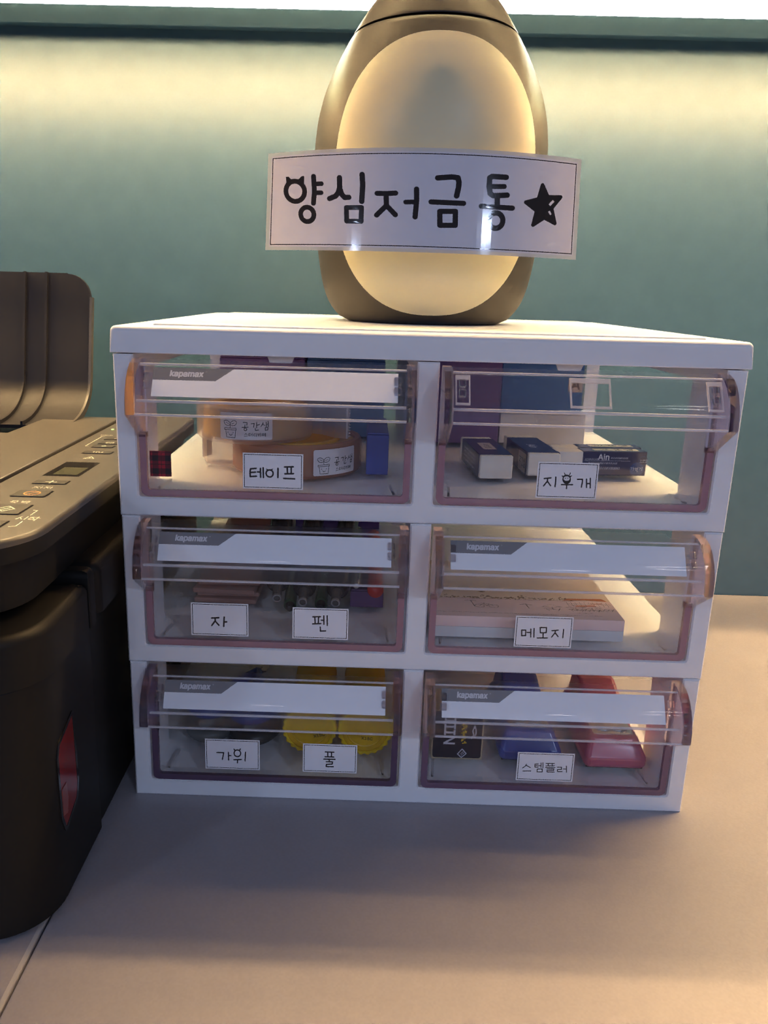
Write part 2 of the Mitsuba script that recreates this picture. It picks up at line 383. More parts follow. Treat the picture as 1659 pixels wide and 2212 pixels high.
ARC = [(0.0022, .0962), (-.0060, .0960), (-.0115, .0942), (-.0165, .0905), (-.0205, .0855), (-.0232, .0798), (-.0247, .0740), (-.0252, .0690), (-.0252, .0662)]
def chord(t, off=0.0):
    a, b = np.array([-.0098, .0917]), np.array([-.0188, .0757])
    p = a + (b - a) * t
    n = np.array([-(b - a)[1], (b - a)[0]]); n = n / np.linalg.norm(n)
    if n[0] > 0: n = -n
    return p + n * off
KAPA = text_poly('kapamax', 3.3).buffer(0.14)
def drawer(col, row, capm, rimm, label, has_plate=True):
    zb = H * (2 - row)
    x0, x1 = (-0.1716, -0.0078) if col == 0 else (0.0078, 0.1716)
    d = num(cab + '__drawer')
    labels[d] = {'label': label}
    # tray
    ins = 0.0022
    plan_o = rrect(x0, 0.0, x1, 0.300, 0.003)
    plan_i = rrect(x0 + ins, ins, x1 - ins, 0.300 - ins, 0.002)
    ring_ = plan_o.difference(plan_i)
    tray = [ext(ring_, 'z', zb + .0135, zb + .0800), ext(plan_i, 'z', zb + .0135, zb + .0155)]
    put(d + '__tray', cat(*tray), M_CLEAR, False)
    put(d + '__front_panel', bx(x0, x1, -0.0002, 0.0022, zb + .0800, zb + .0960), M_CLEAR, False)
    # ribs on the floor and up the inner side walls
    for xr, dx in ((x0 + 0.011, -0.0022), (x1 - 0.0115, 0.0022)):
        put(d + '__floor_rib', tube([[xr, 0.030, zb + .0158], [xr + dx, 0.0085, zb + .0158]], 0.0008, 8), M_RIB, True)
        put(d + '__wall_rib', cat(*[bx(xr + s * .010 * (1 if dx < 0 else -1) - .0009, xr + s * .010 * (1 if dx < 0 else -1) + .0009, 0.2935, 0.2975, zb + .0157, zb + .078) for s in (0.6, 2.4, 4.6)]), M_RIB, False)
    # tinted rim, the thick edge of the front panel; bottom-row tints hold painted shade
    o = rrect(x0 + .0004, zb + .0128, x1 - .0004, zb + .09, 0.004)
    i = rrect(x0 + .0044, zb + .0168, x1 - .0044, zb + .12, 0.0018)
    put(d + '__rim', ext(o.difference(i).intersection(sbox(x0, zb + .0128, x1, zb + .052)), 'y', -0.0008, 0.0022), rimm, False)
    # handle: two solid end caps, curved clear cover between them
    cap = Polygon([(a, zb + b) for a, b in ARC + [(-.0004, .0490), (.0022, .0490)]])
    for xa in (x0, x1 - 0.0052):
        put(d + '__end_cap', ext(cap, 'x', xa, xa + 0.0052), capm, False)
    arc = np.array(ARC[1:])
    inner = LineString(arc).buffer(0.0014, single_sided=True)
    if inner.centroid.x < LineString(arc).centroid.x:
        inner = LineString(arc).buffer(-0.0014, single_sided=True)
    put(d + '__handle_cover', ext(affinity.translate(inner, 0, zb), 'x', x0 + .0053, x1 - .0053), M_CLEAR, 50)
    # solid bars along the top and the bottom of the label recess and the lip, pale to paint glints
    def bar(t, r, off=0.0):
        p = chord(t, off)
        return tube([[x0 + .0055, p[0], zb + p[1]], [x1 - .0055, p[0], zb + p[1]]], r, 10)
    put(d + '__handle_bar', bar(-0.10, 0.0007), M_EDGE, True)
    put(d + '__handle_bar', bar(1.13, 0.0009), M_EDGE, True)
    put(d + '__lip', tube([[x0 + .0053, -.0246, zb + .0664], [x1 - .0053, -.0246, zb + .0664]], 0.0008, 10), M_EDGE, True)
    # clips at the ends of the recess
    for xa in (x0 + .0085, x1 - .0125):
        for tt in (0.30, 0.62):
            p = chord(tt, 0.0012)
            m = rbox(xa, xa + .0040, -.0012, .0012, -.0024, .0024, 0.0007)
            m.apply_transform(trimesh.transformations.rotation_matrix(math.radians(-29), [1, 0, 0]))
            put(d + '__clip', moved(m, [0, p[0], zb + p[1]]), M_RIB, 40)
    if has_plate:
        W, Hh = (140.0, 17.6)
        xa = x0 + 0.0135 if col == 0 else x0 + 0.0095
        a, b = chord(0.02, 0.0004), chord(0.98, 0.0004)
        mid = (a + b) / 2
        o3 = np.array([xa + W / 2000, mid[0], zb + mid[1]])
        pl = flat_place(o3, [1, 0, 0], [0, (a - b)[0], (a - b)[1]])
        grey = Polygon([(-W / 2, Hh / 2), (-W / 2, Hh / 2 - 7.6), (-W / 2 + 36, Hh / 2 - 7.6), (-W / 2 + 46, Hh / 2)])
        txt = affinity.translate(affinity.skew(KAPA, 6), -W / 2 + 9.5, Hh / 2 - 5.1)
        reg = ring(-W / 2 + 30.6, Hh / 2 - 2.2, 0.3, 0.3, 0.14, 4)
        m, c = printed([(sbox(-W / 2, -Hh / 2, W / 2, Hh / 2), (0.88, 0.89, 0.93)), (grey, (0.20, 0.20, 0.22)), (unary_union([txt, reg]), (0.62, 0.62, 0.66))], pl)
        base = bx(-W / 2000, W / 2000, -Hh / 2000, Hh / 2000, -.0003, 0.0)
        bv = pl(np.asarray(base.vertices) * 1e3)
        m2 = cat(trimesh.Trimesh(bv, base.faces, process=False), m)
        put(d + '__label_plate', m2, M_PRINT, color=np.vstack([np.tile((0.88, 0.89, 0.93), (len(bv), 1)), c]), label='white label strip with a grey lettered corner')
    else:
        # bare recess: clear slider in the middle, open clips at the ends
        p = chord(0.5, 0.0008)
        for xm, hw in ((0.0905, 0.0115), (0.0185, 0.0042), (0.1605, 0.0042)):
            fr_ = sbox(-hw, -.0090, hw, .0090).difference(sbox(-hw + .0008, -.0078, hw - .0008, .0062))
            m = ext(fr_, 'z', -.0006, .0006)
            m.apply_transform(trimesh.transformations.rotation_matrix(math.radians(90 - 29), [1, 0, 0]))
            put(d + '__slider', moved(m, [xm, p[0] - .0006, zb + p[1]]), M_EDGE, False)
    return d, zb

def name_sticker(d, quad, x0, x1, zlo, zhi, ink, w, extra=None):
    """Paper name sticker on a drawer front: white, black border line, handwritten name (lettering in its own units inside quad)."""
    W, Hh = (x1 - x0), (zhi - zlo)
    mp = quad_map(quad, W, Hh)
    layers = [(sbox(-W / 2, -Hh / 2, W / 2, Hh / 2), PAPER), (frame_of(-W / 2 + .8, -Hh / 2 + .8, W / 2 - .8, Hh / 2 - .8, .38), INK), (mp(ink), INK)]
    if extra is not None:
        layers.append((mp(extra), PAPER))
    pl = flat_place([(x0 + x1) / 2000, -0.00125, (zlo + zhi) / 2000], [1, 0, 0], [0, 0, 1])
    m, c = printed(layers, pl, step=0.04)
    base = bx((x0) / 1e3, x1 / 1e3, -0.00125, -0.0009, zlo / 1e3, zhi / 1e3)
    put(d + '__name_sticker', cat(base, m), M_PRINT, color=np.vstack([np.tile(PAPER, (len(base.vertices), 1)), c]), label='white paper name sticker with black handwriting')

dL1, zL1 = drawer(0, 0, M_CAP, M_RIMP, 'clear pink-tinted drawer in the top row, left, with a plaid sticker')
dR1, zR1 = drawer(1, 0, M_CAP, M_RIMP, 'clear pink-tinted drawer in the top row, right, without a label strip', False)
dL2, zL2 = drawer(0, 1, M_CAP, M_RIMP, 'clear pink-tinted drawer in the middle row, left, with two name stickers')
dR2, zR2 = drawer(1, 1, M_CAP, M_RIMP, 'clear pink-tinted drawer in the middle row, right, with a memo pad')
dL3, zL3 = drawer(0, 2, M_CAPSHADE, M_RIMSHADE, 'clear drawer in the bottom row, left, shade put into its tint, with two name stickers')
dR3, zR3 = drawer(1, 2, M_CAP, M_RIMHALFSHADE, 'clear drawer in the bottom row, right, shade put into its violet rim, with the staplers')

L = lambda *p: list(p)
name_sticker(dL1, [(240, 597), (967, 615), (945, 1045), (232, 1022)], -109, -72.6, 216.2, 238.3, unary_union([
    strokes([L((395, 785), (328, 790), (320, 830), (322, 882), (395, 878)), L((325, 833), (385, 830)), L((410, 828), (443, 828)), L((446, 785), (445, 890)), L((478, 778), (478, 893)), L((655, 785), (650, 893)),
             L((735, 768), (840, 765)), L((765, 770), (768, 845)), L((815, 768), (812, 845)), L((735, 850), (838, 848)), L((720, 905), (850, 910))], 19),
    ring(553, 845, 42, 42, 19), Polygon([(512, 785), (520, 818), (545, 803)]), Polygon([(594, 785), (562, 803), (585, 818)])]), 19)
cow = affinity.scale(Point(708, 470).buffer(1), 46, 50)
name_sticker(dR1, [(408, 285), (1078, 297), (1018, 680), (380, 655)], 67.9, 104.2, 215.8, 238.0, unary_union([
    strokes([L((470, 462), (540, 455)), L((505, 462), (503, 490), (463, 537)), L((503, 490), (535, 535)), L((592, 448), (590, 500), (583, 545)), L((652, 525), (770, 527)), L((708, 527), (705, 565)),
             L((825, 470), (880, 470), (878, 500), (866, 552)), L((925, 468), (922, 555)), L((967, 460), (962, 560)), L((925, 515), (965, 515))], 14),
    strokes([L((697, 428), (684, 403)), L((737, 428), (750, 403))], 9), cow, Polygon([(652, 428), (690, 438), (668, 452)]), Polygon([(772, 428), (728, 438), (748, 452)])]), 14,
    affinity.scale(Point(708, 462).buffer(1), 33, 24).difference(unary_union([Point(696, 458).buffer(6), Point(720, 458).buffer(6)])))
name_sticker(dL2, [(718, 955), (1350, 988), (1342, 1345), (722, 1312)], -142.8, -106.4, 118.8, 141.0,
    strokes([L((945, 1132), (1022, 1130)), L((985, 1132), (982, 1165), (945, 1212)), L((982, 1165), (1022, 1212)), L((1082, 1125), (1075, 1225)), L((1078, 1178), (1108, 1178))], 17), 17)
name_sticker(dL2, [(335, 955), (928, 985), (912, 1308), (332, 1285)], -78.4, -43.0, 118.6, 139.8,
    strokes([L((550, 1060), (632, 1060)), L((572, 1062), (575, 1132)), L((612, 1062), (608, 1132)), L((548, 1135), (635, 1133)), L((640, 1098), (665, 1098)), L((667, 1052), (667, 1140)), L((702, 1052), (702, 1152)),
             L((628, 1170), (630, 1212), (683, 1210))], 14), 14)
name_sticker(dR2, [(1005, 1022), (1617, 1055), (1590, 1390), (970, 1358)], 62.3, 98.5, 117.8, 138.9,
    strokes([L((1062, 1178), (1105, 1180), (1103, 1240), (1060, 1240), (1062, 1178)), L((1120, 1205), (1155, 1207)), L((1160, 1170), (1158, 1255)), L((1195, 1165), (1192, 1257)),
             L((1260, 1155), (1328, 1158), (1325, 1212), (1262, 1212), (1260, 1155)), L((1292, 1215), (1290, 1268)), L((1228, 1268), (1337, 1271)), L((1385, 1192), (1452, 1188)), L((1422, 1192), (1420, 1215), (1382, 1262)),
             L((1420, 1215), (1452, 1258)), L((1510, 1182), (1503, 1270))], 13), 13)
name_sticker(dL3, [(985, 955), (1587, 980), (1577, 1300), (985, 1275)], -135.9, -99.6, 22.3, 44.6, unary_union([
    strokes([L((1115, 1105), (1188, 1108), (1172, 1180)), L((1240, 1105), (1240, 1188)), L((1240, 1140), (1265, 1140)), L((1302, 1072), (1314, 1086)), L((1373, 1070), (1362, 1084)), L((1298, 1185), (1380, 1183)),
             L((1338, 1185), (1335, 1218)), L((1427, 1105), (1420, 1198))], 13), ring(1338, 1116, 36, 36, 13)]), 13)
name_sticker(dL3, [(450, 1000), (1050, 1030), (1040, 1340), (450, 1318)], -70.9, -34.9, 22.3, 43.4,
    strokes([L((700, 1098), (795, 1102)), L((728, 1100), (728, 1150)), L((770, 1102), (768, 1152)), L((698, 1152), (793, 1156)), L((685, 1178), (808, 1182)), L((745, 1180), (745, 1210)),
             L((712, 1208), (780, 1210), (778, 1234), (712, 1237), (712, 1262), (790, 1264)), ], 13), 13)
name_sticker(dR3, [(602, 492), (912, 503), (893, 660), (590, 652)], 71.1, 108.6, 21.4, 42.4,
    strokes([L((648, 562), (645, 570), (628, 583)), L((647, 568), (670, 581)), L((628, 601), (672, 600)), L((712, 560), (695, 560), (694, 578), (712, 578)), L((695, 569), (710, 569)), L((715, 570), (727, 570)),
             L((728, 555), (728, 580)), L((738, 553), (738, 582)), L((707, 589), (735, 589), (734, 605), (707, 605), (707, 589)), L((755, 557), (800, 557)), L((767, 557), (767, 570)), L((788, 557), (788, 570)),
             L((755, 571), (800, 571)), L((752, 580), (803, 581)), L((760, 588), (796, 588), (796, 596), (760, 597), (760, 605), (798, 606)), L((815, 578), (838, 578), (838, 590), (816, 591), (816, 603), (841, 603)),
             L((848, 588), (862, 588)), L((864, 572), (864, 606))], 4.6), 4.6)
# small plaid sticker
plaid = [(sbox(-6.4, -7.8, 6.4, 7.8), (0.30, 0.015, 0.03))]
dark = [sbox(-4.8, -7.8, -1.2, 7.8), sbox(2.9, -7.8, 6.4, 7.8), sbox(-6.4, 1.8, 6.4, 5.2), sbox(-6.4, -6.2, 6.4, -2.8)]
plaid.append((unary_union(dark), (0.10, 0.012, 0.02)))
plaid.append((unary_union([dark[i].intersection(dark[j]) for i in (0, 1) for j in (2, 3)]), (0.02, 0.012, 0.016)))
plaid.append((unary_union([sbox(-6.4, -.45, 6.4, -.1), sbox(-6.4, 7.0, 6.4, 7.3), sbox(.5, -7.8, .75, 7.8), sbox(-6.0, -7.8, -5.8, 7.8)]), (0.015, 0.01, 0.012)))
m, c = printed(plaid, flat_place([-.1588, -.0010, .2299], [1, 0, 0], [0, 0, 1]), step=0.04)
b = bx(-.1652, -.1524, -.0010, -.0006, .2221, .2377)
put(dL1 + '__plaid_sticker', cat(b, m), M_PRINT, color=np.vstack([np.tile((0.3, 0.015, 0.03), (len(b.vertices), 1)), c]), label='red and black plaid sticker')

# ------------------------------------------------------------------ things in the drawers
Z1, Z2, Z3 = zL1 + 0.0157, zL2 + 0.0157, zL3 + 0.0157      # drawer floors
M_TAPE = mat('tape', pri((0.78, 0.47, 0.10), 0.25))
M_TAPECORE = mat('tapecore', pri((0.80, 0.46, 0.06), 0.45))
M_TAPEFILM = mat('tapefilm', pri((0.58, 0.36, 0.15), 0.22))
M_HOLDER = mat('holder', frosted(0.22, (0.66, 0.54, 0.46), 0.2))
M_HOLDERD = mat('holderbrown', frosted(0.36, (0.45, 0.21, 0.15), 0.18))

def shop_sticker_ink():
    g = []
    # sprout in a smiling pot
    g.append(LineString([(93, 305), (108, 410), (236, 412), (247, 300)]).buffer(4))
    g.append(Polygon([(75, 282), (255, 276), (256, 300), (77, 306)]).exterior.buffer(4))
    for cx, a in ((116, 24), (214, -24)):
        e = affinity.rotate(affinity.scale(Point(cx, 210).buffer(1), 50, 32), a)
        g.append(e.exterior.buffer(4))
        g.append(affinity.rotate(LineString([(cx - 18, 210), (cx + 26, 210)]) if cx < 150 else LineString([(cx - 26, 210), (cx + 18, 210)]), a, origin=(cx, 210)).buffer(3.5))
    g.append(LineString([(165, 240), (167, 276)]).buffer(4))
    g += [Point(130, 340).buffer(7), Point(208, 340).buffer(7), LineString([(148, 363), (158, 377), (172, 383), (186, 376), (195, 360)]).buffer(4)]
    g.append(strokes([L((355, 190), (410, 190), (405, 228)), L((380, 222), (378, 248)), L((340, 260), (425, 252)), L((465, 205), (507, 200), (498, 252)), L((540, 185), (538, 260)), L((540, 224), (577, 214)),
                      L((520, 265), (522, 296), (562, 290)), L((625, 188), (620, 210), (598, 238)), L((622, 207), (647, 228)), L((668, 180), (670, 240)), L((694, 172), (698, 245)), L((668, 212), (694, 208)),
                      L((655, 256), (690, 254), (690, 290), (655, 292), (655, 256))], 11))
    g.append(ring(385, 285, 19, 19, 11))
    g.append(strokes([L((392, 340), (372, 362)), L((390, 342), (412, 360)), L((368, 382), (414, 377)), L((455, 338), (430, 341), (431, 374), (456, 371)), L((431, 357), (451, 355)), L((461, 356), (477, 355)),
                      L((478, 335), (478, 377)), L((522, 343), (499, 346), (500, 373), (524, 370)), L((537, 338), (536, 380)), L((548, 343), (576, 340), (566, 377)), L((551, 358), (572, 356)), L((589, 333), (589, 377)),
                      L((589, 355), (602, 353)), L((609, 341), (634, 339)), L((616, 341), (617, 365)), L((628, 340), (627, 364)), L((607, 367), (636, 365)), L((640, 352), (647, 352)), L((648, 335), (648, 372)), L((657, 333), (657, 377))], 7))
    return unary_union(g)
SHOP = shop_sticker_ink()
SHOPQ = [(5, 60), (755, 60), (752, 425), (5, 440)]
def tape_dispenser(cx, cy, z0, r, hgt, arm_deg, sticker_deg, label, brown):
    t = thing('tape_dispenser', label, 'tape dispenser')
    prof = lambda ri, ro, a, b: lathe([(ri, a), (ro, a), (ro, b), (ri, b), (ri, a)], 72)
    put(t + '__tape_roll', moved(prof(r * .66, r * .88, .0022, hgt - .0025), [cx, cy, z0]), M_TAPEFILM if brown else M_TAPE, 30)
    put(t + '__core', moved(prof(r * .58, r * .655, .0012, hgt - .0012), [cx, cy, z0]), M_TAPECORE, 30)
    put(t + '__holder', moved(lathe([(r * .55, 0), (r * .97, 0), (r, .002), (r, hgt - .002), (r * .97, hgt), (r * .90, hgt), (r * .90, hgt - .0015), (r * .97, hgt - .002), (r * .975, .0022), (r * .55, .0012), (r * .55, 0)], 72), [cx, cy, z0]), M_HOLDERD if brown else M_HOLDER, 30)
    # arm to the cutter
    a = math.radians(arm_deg)
    dx, dy = math.cos(a), math.sin(a)
    arm = Polygon([(r * .80, r * .60), (r * 1.30, r * .55), (r * 1.62, r * .18), (r * 1.62, -r * .06), (r * 1.40, -r * .02), (r * 1.15, r * .25), (r * .90, r * .35)])
    put(t + '__arm', moved(ext(arm, 'z', 0.0, hgt), [cx, cy, z0], rz=arm_deg), M_HOLDER, False)
    teeth = []
    for k in range(12):
        zc = (k + .5) * hgt / 12
        teeth.append(moved(trimesh.creation.cone(0.0011, 0.0022, sections=6), [0, 0, 0], ry=90).apply_translation([r * 1.62, r * .06, zc]))
    teeth.append(bx(r * 1.60, r * 1.63, -r * .06, r * .18, 0, hgt))
    put(t + '__cutter', moved(cat(*teeth), [cx, cy, z0], rz=arm_deg), mat('cutter', pri((0.55, 0.50, 0.50), 0.35)) if 'mat_cutter' not in scene else 'mat_cutter', False)
    W, Hs = 35.0, 17.5
    mp = quad_map(SHOPQ, W, Hs)
    rr = (r + .0004) * 1e3
    def place(v):
        th = math.radians(sticker_deg) + v[:, 0] / rr
        q = rr + v[:, 2]
        return np.column_stack([cx + 1e-3 * q * np.cos(th), cy + 1e-3 * q * np.sin(th), z0 + hgt / 2 + 1e-3 * v[:, 1]])
    m, c = printed([(rrect(-W / 2, -Hs / 2, W / 2, Hs / 2, 1.2), (0.74, 0.70, 0.70)), (mp(SHOP), INK)], place, size=2.0, step=0.06)
    put(t + '__shop_sticker', m, M_PRINT, color=c, label='white sticker with a drawn sprout in a pot')
tape_dispenser(-0.0835, 0.085, Z1, 0.0455, 0.0225, 158, -50, 'tape dispenser lying on the drawer floor, lower one of the two, brown tape', True)
tape_dispenser(-0.1125, 0.079, Z1 + 0.0228, 0.0400, 0.0240, -5, -91, 'tape dispenser lying on top of the other one, yellow core behind its sticker', False)

def carton(x0, x1, y0, y1, z0, z1, c, label, rz=0):
    t = thing('carton', label, 'box')
    m = M_PRINT if False else mat('carton_%d' % len([k for k in scene if k.startswith('mat_carton')]), pri(c, 0.45))
    h = (z1 - z0)
    put(t + '__body', rbox(x0, x1, y0, y1, z0, z1 - .0015, 0.0006), m, False)
    put(t + '__flap', rbox(x0 + .0004, x1 - .0004, y0 + .0002, y1 - .0004, z1 - .0013, z1, 0.0005), m, False)
    return t
carton(-0.160, -0.088, 0.205, 0.285, Z1, Z1 + 0.066, (0.10, 0.06, 0.26), 'purple box at the back of the tape drawer, left half')
carton(-0.086, -0.020, 0.205, 0.285, Z1, Z1 + 0.066, (0.03, 0.10, 0.30), 'blue box at the back of the tape drawer, right half')
carton(-0.0345, -0.0195, 0.062, 0.130, Z1, Z1 + 0.029, (0.05, 0.08, 0.36), 'narrow blue box on edge beside the tape dispensers')
carton(0.0140, 0.076, 0.190, 0.285, Z1, Z1 + 0.072, (0.11, 0.06, 0.21), 'purple box at the back of the eraser drawer')
t = carton(0.078, 0.146, 0.200, 0.280, Z1 + 0.0268, Z1 + 0.072, (0.03, 0.11, 0.34), 'blue box lying on a white box at the back of the eraser drawer')
m, c = printed([(rrect(-6, -6, 6, 6, 1), (0.72, 0.58, 0.50)), (strokes([L((-3.5, -3), (0.5, 4), (3, -3)), L((-2, -1), (2, -1))], 1.7), (0.12, 0.08, 0.08))], flat_place([0.1395, 0.1998, Z1 + 0.050], [1, 0, 0], [0, 0, 1]))
put(t + '__label', m, M_PRINT, color=c)
carton(0.078, 0.150, 0.196, 0.284, Z1, Z1 + 0.0265, (0.66, 0.63, 0.60), 'white box under the blue box at the back of the eraser drawer')

# erasers: white block in a navy paper sleeve
M_ERASER = mat('eraser', pri((0.80, 0.76, 0.68), 0.55))
NAVY = (0.018, 0.024, 0.085)
def eraser(x, y, ang, w, h, ln, sl0, sl1, label, top=None, side=None, front=None, z=0.0):
    """Length along local y from the corner (x, y); the sleeve covers sl0..sl1 of it."""
    t = thing('eraser', label, 'eraser', 'erasers in the top right drawer')
    def W(m): return moved(m, [x, y, Z1 + z], rz=ang)
    put(t + '__block', W(rbox(0, w, 0, ln, 0.0006, h, 0.0011)), M_ERASER, 40)
    e = 0.0004
    sl = ext(rrect(-e, 0.0002, w + e, h + e, .0008).difference(sbox(0.0001, 0.0007, w - .0001, h - .0001)), 'y', sl0, sl1)
    sl = W(sl)
    cols = [np.tile(NAVY, (len(sl.vertices), 1))]
    ms = [sl]
    ca, sa = math.cos(math.radians(ang)), math.sin(math.radians(ang))
    def pt(a, b, c): return np.array([x + a * ca - b * sa, y + a * sa + b * ca, Z1 + z + c])
    ux, uy = np.array([ca, sa, 0]), np.array([-sa, ca, 0])
    mid = (sl0 + sl1) / 2
    if top:      # printed on top, reading along the eraser
        m, c = printed(top, flat_place(pt(w / 2, mid, h + e + .00004), -uy, ux)); ms.append(m); cols.append(c)
    if side:     # on the left side
        m, c = printed(side, flat_place(pt(-e - .00004, mid, h / 2), -uy, [0, 0, 1])); ms.append(m); cols.append(c)
    if front:    # on the right side
        m, c = printed(front, flat_place(pt(w + e + .00004, mid, h / 2), uy, [0, 0, 1])); ms.append(m); cols.append(c)
    put(t + '__sleeve', cat(*ms), M_PRINTG, color=np.vstack(cols), label='navy paper sleeve with white lettering')
LT, CREAMC = (0.55, 0.55, 0.62), (0.66, 0.58, 0.48)
def lines_of(x0, x1, ys, w=0.5, seed=1):
    rs = np.random.RandomState(seed)
    out = []
    for y in ys:
        x = x0
        while x < x1:
            s = rs.uniform(0.7, 1.5)
            out += [[(x, y - w), (x + s * .5, y + w)], [(x + s * .25, y + w), (x + s * .6, y - w * .6)]]
            x += s
    return strokes(out, 0.28)
GONG = strokes([L((-3.6, 1.2), (-1.9, 1.2), (-2.1, 0)), L((-2.8, .4), (-2.8, -.5)), L((-3.9, -.6), (-1.6, -.5)), L((-.9, 1.2), (.1, 1.2), (-.3, 0)), L((.8, 1.6), (.8, -.4)), L((.8, .6), (1.5, .6)), L((.1, -.8), (.1, -1.6), (1.3, -1.5)),
                L((2.6, 1.3), (2.2, .2)), L((2.5, 1.0), (3.0, .3)), L((3.5, 1.5), (3.5, -.2)), L((4.1, 1.6), (4.1, -.3)), L((3.5, .7), (4.1, .7)), L((2.7, -.7), (3.9, -.7), (3.9, -1.7), (2.7, -1.7), (2.7, -.7))], .42)
AIN = text_poly('Ain', 4.0)
stick_top = [(rrect(-12, -4.6, 12, 4.6, .6), CREAMC), (affinity.scale(GONG, 1.7, 1.3), INK)]
eraser(0.0422, 0.0565, 4, 0.0225, 0.0165, 0.072, 0.0035, 0.062, 'eraser at the left, white end to the front and a pale sticker on top',
       top=stick_top, side=[(lines_of(-20, 18, [4.4, 1.8, -1.0, -4.0], .6, 3), LT)])
eraser(0.0770, 0.0690, 4, 0.0225, 0.0165, 0.072, 0.0035, 0.060, 'eraser second from the left, lettered navy top and a sticker on its side',
       top=[(affinity.translate(affinity.scale(AIN, 1.5, 1.5), 2, -3.5), LT)], side=[(rrect(8, -7, 27, 6.6, .6), CREAMC), (affinity.translate(affinity.scale(GONG, 1.9, 1.9), 18, 0), INK)])
badge = unary_union([ring(20.2, 2.6, 3.2, 3.2, .35), Point(16.2, -3.6).buffer(5.0)])
GABYEO = strokes([L((0, 1.4), (1.2, 1.4), (.7, -.2)), L((2.0, 1.8), (2.0, -.6)), L((2.0, .6), (2.7, .6)), L((3.3, 1.4), (3.3, -.1), (4.3, -.1), (4.3, 1.4)), L((3.3, .7), (4.3, .7)), L((5.2, 1.8), (5.2, -.2)), L((4.6, .9), (5.2, .9)), L((4.6, .3), (5.2, .3)),
                  L((3.8, -.7), (5.0, -.7), (5.0, -1.7)), L((6.0, 1.4), (7.1, 1.4), (6.7, -.2)), L((7.3, .7), (7.9, .7)), L((7.9, 1.8), (7.9, -.7)), L((8.5, 1.8), (8.5, -.8))], .38)
# the two that lie on edge, printed side towards the front (turned so that their length runs across)
NB = (0.020, 0.055, 0.20)
ain_front = [(badge.intersection(sbox(-23, -7.2, 24, 7.2)), NB), (affinity.translate(AIN, -12.5, 3.0), (0.72, 0.72, 0.76)), (lines_of(-3, 9, [4.3], .55, 8), LT), (sbox(-22, 2.2, 11, 2.45), LT), (lines_of(-21.5, -13, [3.4], .3, 5), LT),
             (lines_of(-19, 1, [0.6], .6, 9), LT), (lines_of(-18, 4, [-3.0], .8, 11), LT), (affinity.translate(GABYEO, 11.5, -3.6), (0.66, 0.66, 0.72)), (lines_of(17.6, 22.5, [3.2, 1.8], .35, 12), LT)]
def eraser_across(x, y, ang, label, front, top):
    t = thing('eraser', label, 'eraser', 'erasers in the top right drawer')
    ln, dpt, h = 0.0655, 0.0125, 0.0170
    def W(m): return moved(m, [x, y, Z1], rz=ang)
    put(t + '__block', W(rbox(0, ln, 0, dpt, .0006, h, .0011)), M_ERASER, 40)
    e = .0004
    prof = rrect(-e, .0002, dpt + e, h + e, .0008).difference(sbox(.0001, .0007, dpt - .0001, h - .0001))
    sl = W(ext(prof, 'x', 0.0195, ln - 0.0006))
    ms, cols = [sl], [np.tile(NAVY, (len(sl.vertices), 1))]
    ca, sa = math.cos(math.radians(ang)), math.sin(math.radians(ang))
    def pt(a, b, c): return np.array([x + a * ca - b * sa, y + a * sa + b * ca, Z1 + c])
    ux, uy = np.array([ca, sa, 0]), np.array([-sa, ca, 0])
    mid = (0.0195 + ln) / 2
    if front:
        m, c = printed(front, flat_place(pt(mid, -e - .00004, h / 2), ux, [0, 0, 1])); ms.append(m); cols.append(c)
    m, c = printed(top, flat_place(pt(mid, dpt / 2, h + e + .00004), ux, uy)); ms.append(m); cols.append(c)
    put(t + '__sleeve', cat(*ms), M_PRINTG, color=np.vstack(cols), label='navy paper sleeve with white lettering')
tp = [(rrect(-14, -3.6, 18, 3.0, .5), CREAMC), (affinity.translate(affinity.scale(GONG, 3.0, 1.1), 2, 0), INK)]
eraser_across(0.0975, 0.0775, 4, 'eraser on edge at the right, printed navy side facing out', ain_front, tp)
eraser_across(0.0985, 0.0915, 5, 'eraser on edge behind the printed one at the right', None, tp)

# rulers and pens (middle row, left)
M_RULER = mat('ruler', frosted(0.62, (0.55, 0.30, 0.24), 0.15))
for k, (xx, yy, a) in enumerate([(-0.1555, 0.064, -2), (-0.1535, 0.066, 1), (-0.1560, 0.062, -3), (-0.1530, 0.067, 2)]):
    t = thing('ruler', ['pink clear ruler at the bottom of the stack in the drawer', 'pink clear ruler second from the bottom of the stack', 'pink clear ruler second from the top of the stack', 'pink clear ruler on top of the stack'][k], 'ruler', 'rulers stacked in the middle left drawer')
    zz = Z2 + k * 0.0040
    put(t + '__blade', moved(rbox(0, 0.045, 0, 0.160, 0, 0.0036, 0.0012), [xx, yy, zz], rz=a), M_RULER, 30)
    tk = strokes([[(i * 1.0, -20), (i * 1.0, -20 + (5 if i % 10 == 0 else 3 if i % 5 == 0 else 2))] for i in range(-72, 73, 2)], .25)
    ca, sa = math.cos(math.radians(a)), math.sin(math.radians(a))
    m, c = printed([(tk, (0.06, 0.03, 0.03))], flat_place([xx + .0225 * ca - .08 * sa, yy + .0225 * sa + .08 * ca, zz + .00362], [-sa, ca, 0], [-ca, -sa, 0]), step=0.02)
    put(t + '__scale_marks', m, M_PRINT, color=c)
t = thing('pencil_case', 'amber clear case standing behind the rulers', 'case')
put(t + '__body', rbox(-0.158, -0.100, 0.235, 0.290, Z2, Z2 + 0.030, 0.003), M_RULER, 30)
put(t + '__lid', rbox(-0.159, -0.099, 0.234, 0.291, Z2 + .0302, Z2 + .036, 0.002), M_RULER, 30)

